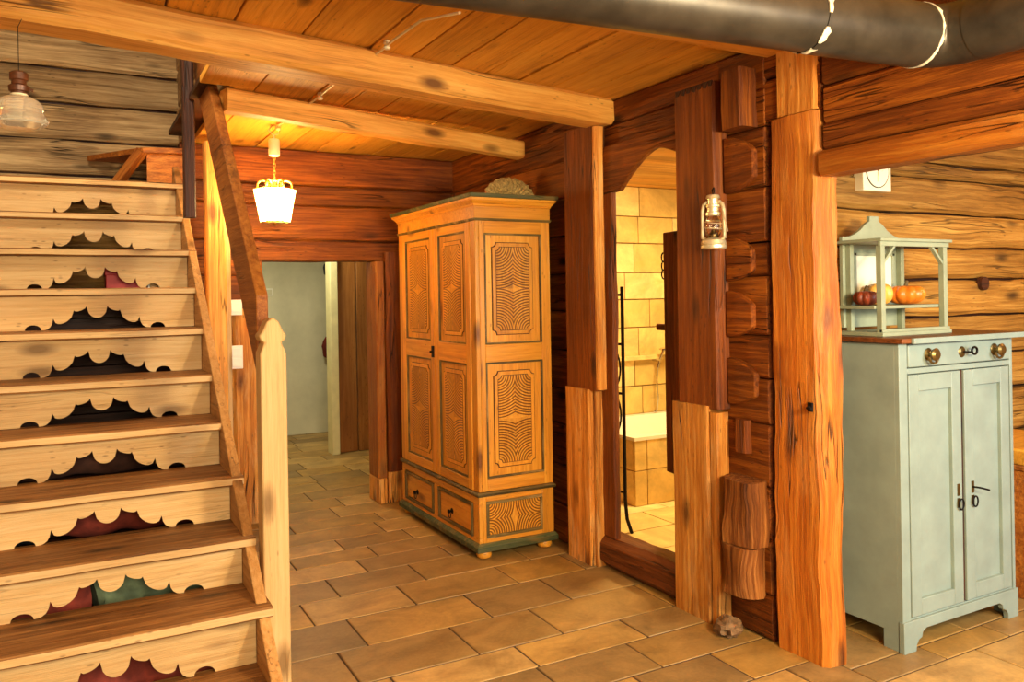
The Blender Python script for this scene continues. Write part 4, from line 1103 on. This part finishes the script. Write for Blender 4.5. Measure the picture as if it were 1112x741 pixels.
def pumpkin(name, c, r, sz, mat, label, ribs=9, tilt=0):
    t = thing(name, (c[0], c[1], c[2]), label, 'pumpkin')
    mb = MB()
    prof = []
    for i in range(15):
        a = PI * i / 14
        rr = r * (math.sin(a) ** .8); z = -r * sz * math.cos(a)
        if i > 10: z -= r * .12 * (i - 10) / 4 
        prof.append((max(rr, 0), z + r * sz))
    prof[0] = (0, .004); prof[-1] = (0, prof[-1][1] - .004)
    mb.lathe(prof, c, 54, ribs=ribs, rib=.16); mb.build('pumpkin_body', mat, t)
    mb = MB(); zt = c[2] + prof[-1][1]
    mb.tube([(c[0], c[1], zt - .006), (c[0] + .003, c[1], zt + .012), (c[0] + .01 + tilt, c[1], zt + .026)], [.011, .008, .007], 10); mb.build('pumpkin_stem', 'stem', t)
    return t
pumpkin('pumpkin', (3.228, 2.31, 1.386), .076, .60, 'pumpkin', 'round orange ribbed pumpkin on the grey green shelf', 10)
g = pumpkin('pumpkin', (3.098, 2.345, 1.386), .056, .9, 'gourd', 'taller yellow pumpkin in the middle of the grey green shelf', 7, .012)
g = pumpkin('pumpkin', (2.99, 2.33, 1.386), .05, .68, 'redleaf', 'dark rust red pumpkin half hidden by the corner post', 9)

# wall clock, white square case
t = thing('wall_clock', (3.39, 2.59, 1.925), 'white square wall clock under the header beam in the kitchen', 'clock')
mb = MB(); mb.box(3.29, 3.49, 2.565, 2.622, 1.925, 2.125); mb.build('clock_case', 'ceramic', t, bev=.004)
mb = MB(); mb.tube([(3.39 + .08 * math.cos(a), 2.564, 2.022 + .08 * math.sin(a)) for a in [2 * PI * i / 40 for i in range(40)]], .0022, 6, closed=True); mb.build('dial_ring', 'keydark', t)
mb = MB(); disc(mb, [(.077, 0), (.077, .002), (0, .003)], 3.39, 2.564, 2.022, 32); mb.build('dial', 'mirror', t)
mb = MB(); mb.box(3.387, 3.393, 2.558, 2.561, 1.97, 2.025); mb.box(3.387, 3.425, 2.558, 2.561, 2.02, 2.025); mb.build('clock_hands', 'pewter', t)

# small chest at the right edge
t = thing('wooden_chest', (4.1, 2.35, 0), 'brown wooden chest with a lighter top right of the sage cabinet', 'chest')
mb = MB(); mb.box(3.87, 4.4, 2.16, 2.54, 0, .60, 'x'); mb.build('chest_body', 'rail', t, bev=.006)
mb = MB(); mb.box(3.855, 4.415, 2.14, 2.56, .60, .625, 'x'); mb.build('chest_rim', 'rail', t, bev=.006)
mb = MB(); mb.box(3.86, 4.41, 2.15, 2.55, .625, .70, 'x'); mb.build('chest_lid', 'ceil', t, bev=.01)

# ------------------------------------------------------------------ BATHROOM
t = thing('bathtub', (4.3, 4.9, 0), 'white bathtub set in a cream stone tiled surround', 'bathtub')
mb = MB()
xs = [3.345, 3.45, 3.87, 4.35, 4.83, 5.3]
for a, b in zip(xs, xs[1:]):
    for z0, z1 in ((.004, .245), (.245, .455)): mb.box(a + .003, b - .003, 4.45, 4.47, z0 + .003, z1 - .003, 'x')
ys = [4.47, 4.9, 5.34]
for a, b in zip(ys, ys[1:]):
    for z0, z1 in ((.004, .245), (.245, .455)): mb.box(3.345, 3.365, a + .003, b - .003, z0 + .003, z1 - .003, 'y')
mb.build('tiled_surround', 'bathtile', t, bev=.002)
mb = MB(); mb.box(3.352, 5.3, 4.458, 4.468, .004, .45); mb.box(3.352, 3.36, 4.468, 5.34, .004, .45); mb.build('surround_core', 'bathgrout', t)
mb = MB()
ox0, ox1, oy0, oy1 = 3.34, 5.3, 4.445, 5.34
def rr(x0, x1, y0, y1, r, n=5):
    out = []
    for cx, cy, a0 in ((x1 - r, y1 - r, 0), (x0 + r, y1 - r, 90), (x0 + r, y0 + r, 180), (x1 - r, y0 + r, 270)):
        for i in range(n + 1):
            a = R(a0 + 90 * i / n); out.append((cx + r * math.cos(a), cy + r * math.sin(a)))
    return out
loops = [[(x, y, .452) for x, y in rr(ox0, ox1, oy0, oy1, .004)], [(x, y, .475) for x, y in rr(ox0, ox1, oy0, oy1, .004)], [(x, y, .475) for x, y in rr(ox0 + .07, ox1 - .07, oy0 + .07, oy1 - .07, .15)],
         [(x, y, .40) for x, y in rr(ox0 + .1, ox1 - .1, oy0 + .1, oy1 - .1, .16)], [(x, y, .1) for x, y in rr(ox0 + .22, ox1 - .18, oy0 + .17, oy1 - .17, .16)]]
n = len(loops[0]); vs = [p for l in loops for p in l]; fs = []
for i in range(len(loops) - 1):
    for k in range(n): fs.append((i * n + k, i * n + (k + 1) % n, (i + 1) * n + (k + 1) % n, (i + 1) * n + k))
fs.append(tuple((len(loops) - 1) * n + k for k in range(n)))
mb.add(vs, fs); mb.build('tub_basin', 'enamel', t)
t = thing('shower_set', (4.22, 5.3, .9), 'chrome hand shower with a hose on the limestone wall', 'shower')
mb = MB(); mb.lathe([(.012, 0), (.045, .01), (.045, .02), (.02, .03)], (4.255, 5.235, .985), 16); mb.tube([(4.25, 5.24, 1.0), (4.225, 5.26, .92), (4.21, 5.27, .85)], .012, 10); mb.build('hand_shower', 'chrome', t)
mb = MB(); mb.tube([(4.21, 5.27, .85), (4.205, 5.28, .75), (4.215, 5.28, .6), (4.19, 5.27, .50), (4.165, 5.27, .49)], .008, 8); mb.build('hose', 'chrome', t)
mb = MB(); mb.tube([(4.225, 5.35, .91), (4.225, 5.25, .91)], .014, 10); mb.build('wall_bracket', 'chrome', t)
t = thing('bath_mixer', (4.42, 5.35, .68), 'chrome round bath mixer on the limestone wall', 'tap')
mb = MB(); disc(mb, [(.05, 0), (.05, .012), (.03, .02), (.025, .06), (0, .065)], 4.42, 5.352, .70); mb.build('mixer_body', 'chrome', t)
mb = MB(); mb.tube([(4.42, 5.29, .7), (4.42, 5.27, .62)], .01, 8); mb.build('mixer_lever', 'chrome', t)
# black iron towel ladder
t = thing('towel_rack', (2.86, 4.1, 0), 'black wrought iron towel stand behind the left door post', 'rack')
x0r, y0r = 2.93, 4.0; x1r, y1r = 2.80, 4.42
def rp(u, z): return V(x0r + (x1r - x0r) * u, y0r + (y1r - y0r) * u, z)
for u in (0, 1):
    mb = MB(); o = -.03 if u == 0 else .0
    mb.tube([rp(u, 0) + V(.03, -.02, .003), rp(u, .09) + V(.008, -.004, 0), rp(u, .2), rp(u, 1.5)], .011, 8); mb.build('upright', 'iron', t)
for z in (.25, .85, 1.15, 1.45):
    mb = MB(); mb.tube([rp(0, z), rp(1, z)], .008, 8); mb.build('rung', 'iron', t)
for z in (.72, 1.0):
    mb = MB(); mb.tube([rp(.05 + .16 * (1 - math.cos(R(a))) / 1, z + .13 * math.sin(R(a))) for a in range(-90, 91, 15)], .006, 8); mb.build('scroll', 'iron', t)
mb = MB()
mb.prism([(-.2, 0), (.2, 0), (.2, .012), (-.2, .012)], 'xz', 0, .4, 'x')
mb.v = [rp(.5 + p.x * .9, 1.155) + V(-.012 + .03 * 0, 0, 0) + V(.014 * (1 if p.z > .006 else -1), .008, -p.y) for p in mb.v]
tag(mb.build('towel', 'towel'), 'cream towel hanging over the black iron stand', 'towel')
# dark wooden cupboard leaf with iron ring, inside the opening
t = thing('wooden_shutter', (2.74, 3.12, .51), 'dark half height wooden shutter with an iron ring behind the right door post', 'shutter')
a, b = V(2.69, 2.86, 0), V(2.775, 3.385, 0)
mb = MB(); d = (b - a); nrm = V(d.y, -d.x, 0).normalized() * .022
vs = []
for z in (.51, 1.775):
    for p in (a - nrm, b - nrm, b + nrm, a + nrm): vs.append(p + V(0, 0, z))
mb.add(vs, [(0, 1, 2, 3), (4, 5, 6, 7), (0, 1, 5, 4), (1, 2, 6, 5), (2, 3, 7, 6), (3, 0, 4, 7)], [(p.z, p.y, p.x) for p in vs]); mb.build('shutter_leaf', 'log', t, bev=.006)
mb = MB(); e = b + V(-.01, .012, 0)
for z in (1.645, 1.6, 1.555): mb.tube([e + V(-.002, .016 * math.cos(q), z + .024 * math.sin(q)) for q in [2 * PI * i / 14 for i in range(14)]], .004, 7, closed=True)
mb.build('iron_chain', 'iron', t)
for z in (.72, 1.55):
    mb = MB(); mb.tube([(2.662, 2.735, z), tuple(a + V(0, 0, z)), tuple(a + (b - a) * .3 + nrm + V(0, 0, z))], .008, 8); mb.build('hinge', 'iron', t)
mb = MB(); mb.timber(tuple(b + V(.0, -.02, 1.272)), tuple(b + V(.02, .1, 1.272)), .03, .035, (0, 0, 1), .005, 2, .001); mb.build('turn_peg', 'log', t)

# ------------------------------------------------------------------ LIGHT
def area(name, loc, target, size, power, col, sizey=None, spread=180):
    L = bpy.data.lights.new(name, 'AREA'); L.energy = power; L.color = col; L.size = size; L.spread = R(spread)
    if sizey: L.shape = 'RECTANGLE'; L.size_y = sizey
    else: L.shape = 'DISK'
    o = bpy.data.objects.new(name, L); COL.objects.link(o); o.location = loc
    o.rotation_euler = (Vector(target) - Vector(loc)).to_track_quat('-Z', 'Y').to_euler()
    return o
def point(name, loc, r, power, col):
    L = bpy.data.lights.new(name, 'POINT'); L.energy = power; L.color = col; L.shadow_soft_size = r
    o = bpy.data.objects.new(name, L); COL.objects.link(o); o.location = loc
    return o
point('hall_lamp', (1.9, .1, 1.72), .16, 250, (1, .83, .52))
area('stairwell_fill_light', (-.1, 3.5, 3.25), (.0, 6.0, 2.6), .5, 26, (1, .86, .62))  # added fill, no real lamp: brightens the grey log wall over the stairs
area('kitchen_window_light', (3.5, -1.2, 1.7), (3.3, 2.1, .8), 1.2, 40, (.84, .93, 1), 1.2, 120)
area('front_fill_light', (.25, -1.6, 1.9), (.3, 3.2, 1.0), 1.2, 66, (1, .86, .58), 1.0, 140)  # added soft fill from behind the camera to brighten the staircase
point('kitchen_lamp', (4.7, 1.3, 2.1), .12, 24, (1, .78, .48))
area('bathroom_lamp', (3.7, 4.0, 2.3), (3.8, 4.3, 0), .5, 62, (1, .78, .36))
area('corridor_lamp', (1.7, 7.2, 2.28), (1.7, 7.6, 0), .5, 22, (1, .95, .62))
wd = bpy.data.worlds.new('room_air'); SC.world = wd; wd.use_nodes = True
wd.node_tree.nodes['Background'].inputs[0].default_value = (1, .82, .55, 1); wd.node_tree.nodes['Background'].inputs[1].default_value = .36

# ------------------------------------------------------------------ CAMERA
cam = bpy.data.cameras.new('camera'); co = bpy.data.objects.new('camera', cam); COL.objects.link(co)
cam.sensor_fit = 'HORIZONTAL'; cam.sensor_width = 36; cam.lens = 36 * 880 / 1112
cam.shift_y = -48.2 / 1112; cam.clip_start = .05
from mathutils import Matrix
co.matrix_world = Matrix.Translation((0, 0, 1.45)) @ Matrix.Rotation(R(-28.5), 4, 'Z') @ Matrix.Rotation(R(90), 4, 'X') @ Matrix.Rotation(R(-.96), 4, 'Z')
SC.camera = co
vs_ = SC.view_settings
vs_.view_transform = 'Standard'; vs_.look = 'None'; vs_.gamma = 1; vs_.use_curve_mapping = False; vs_.exposure = 0.3
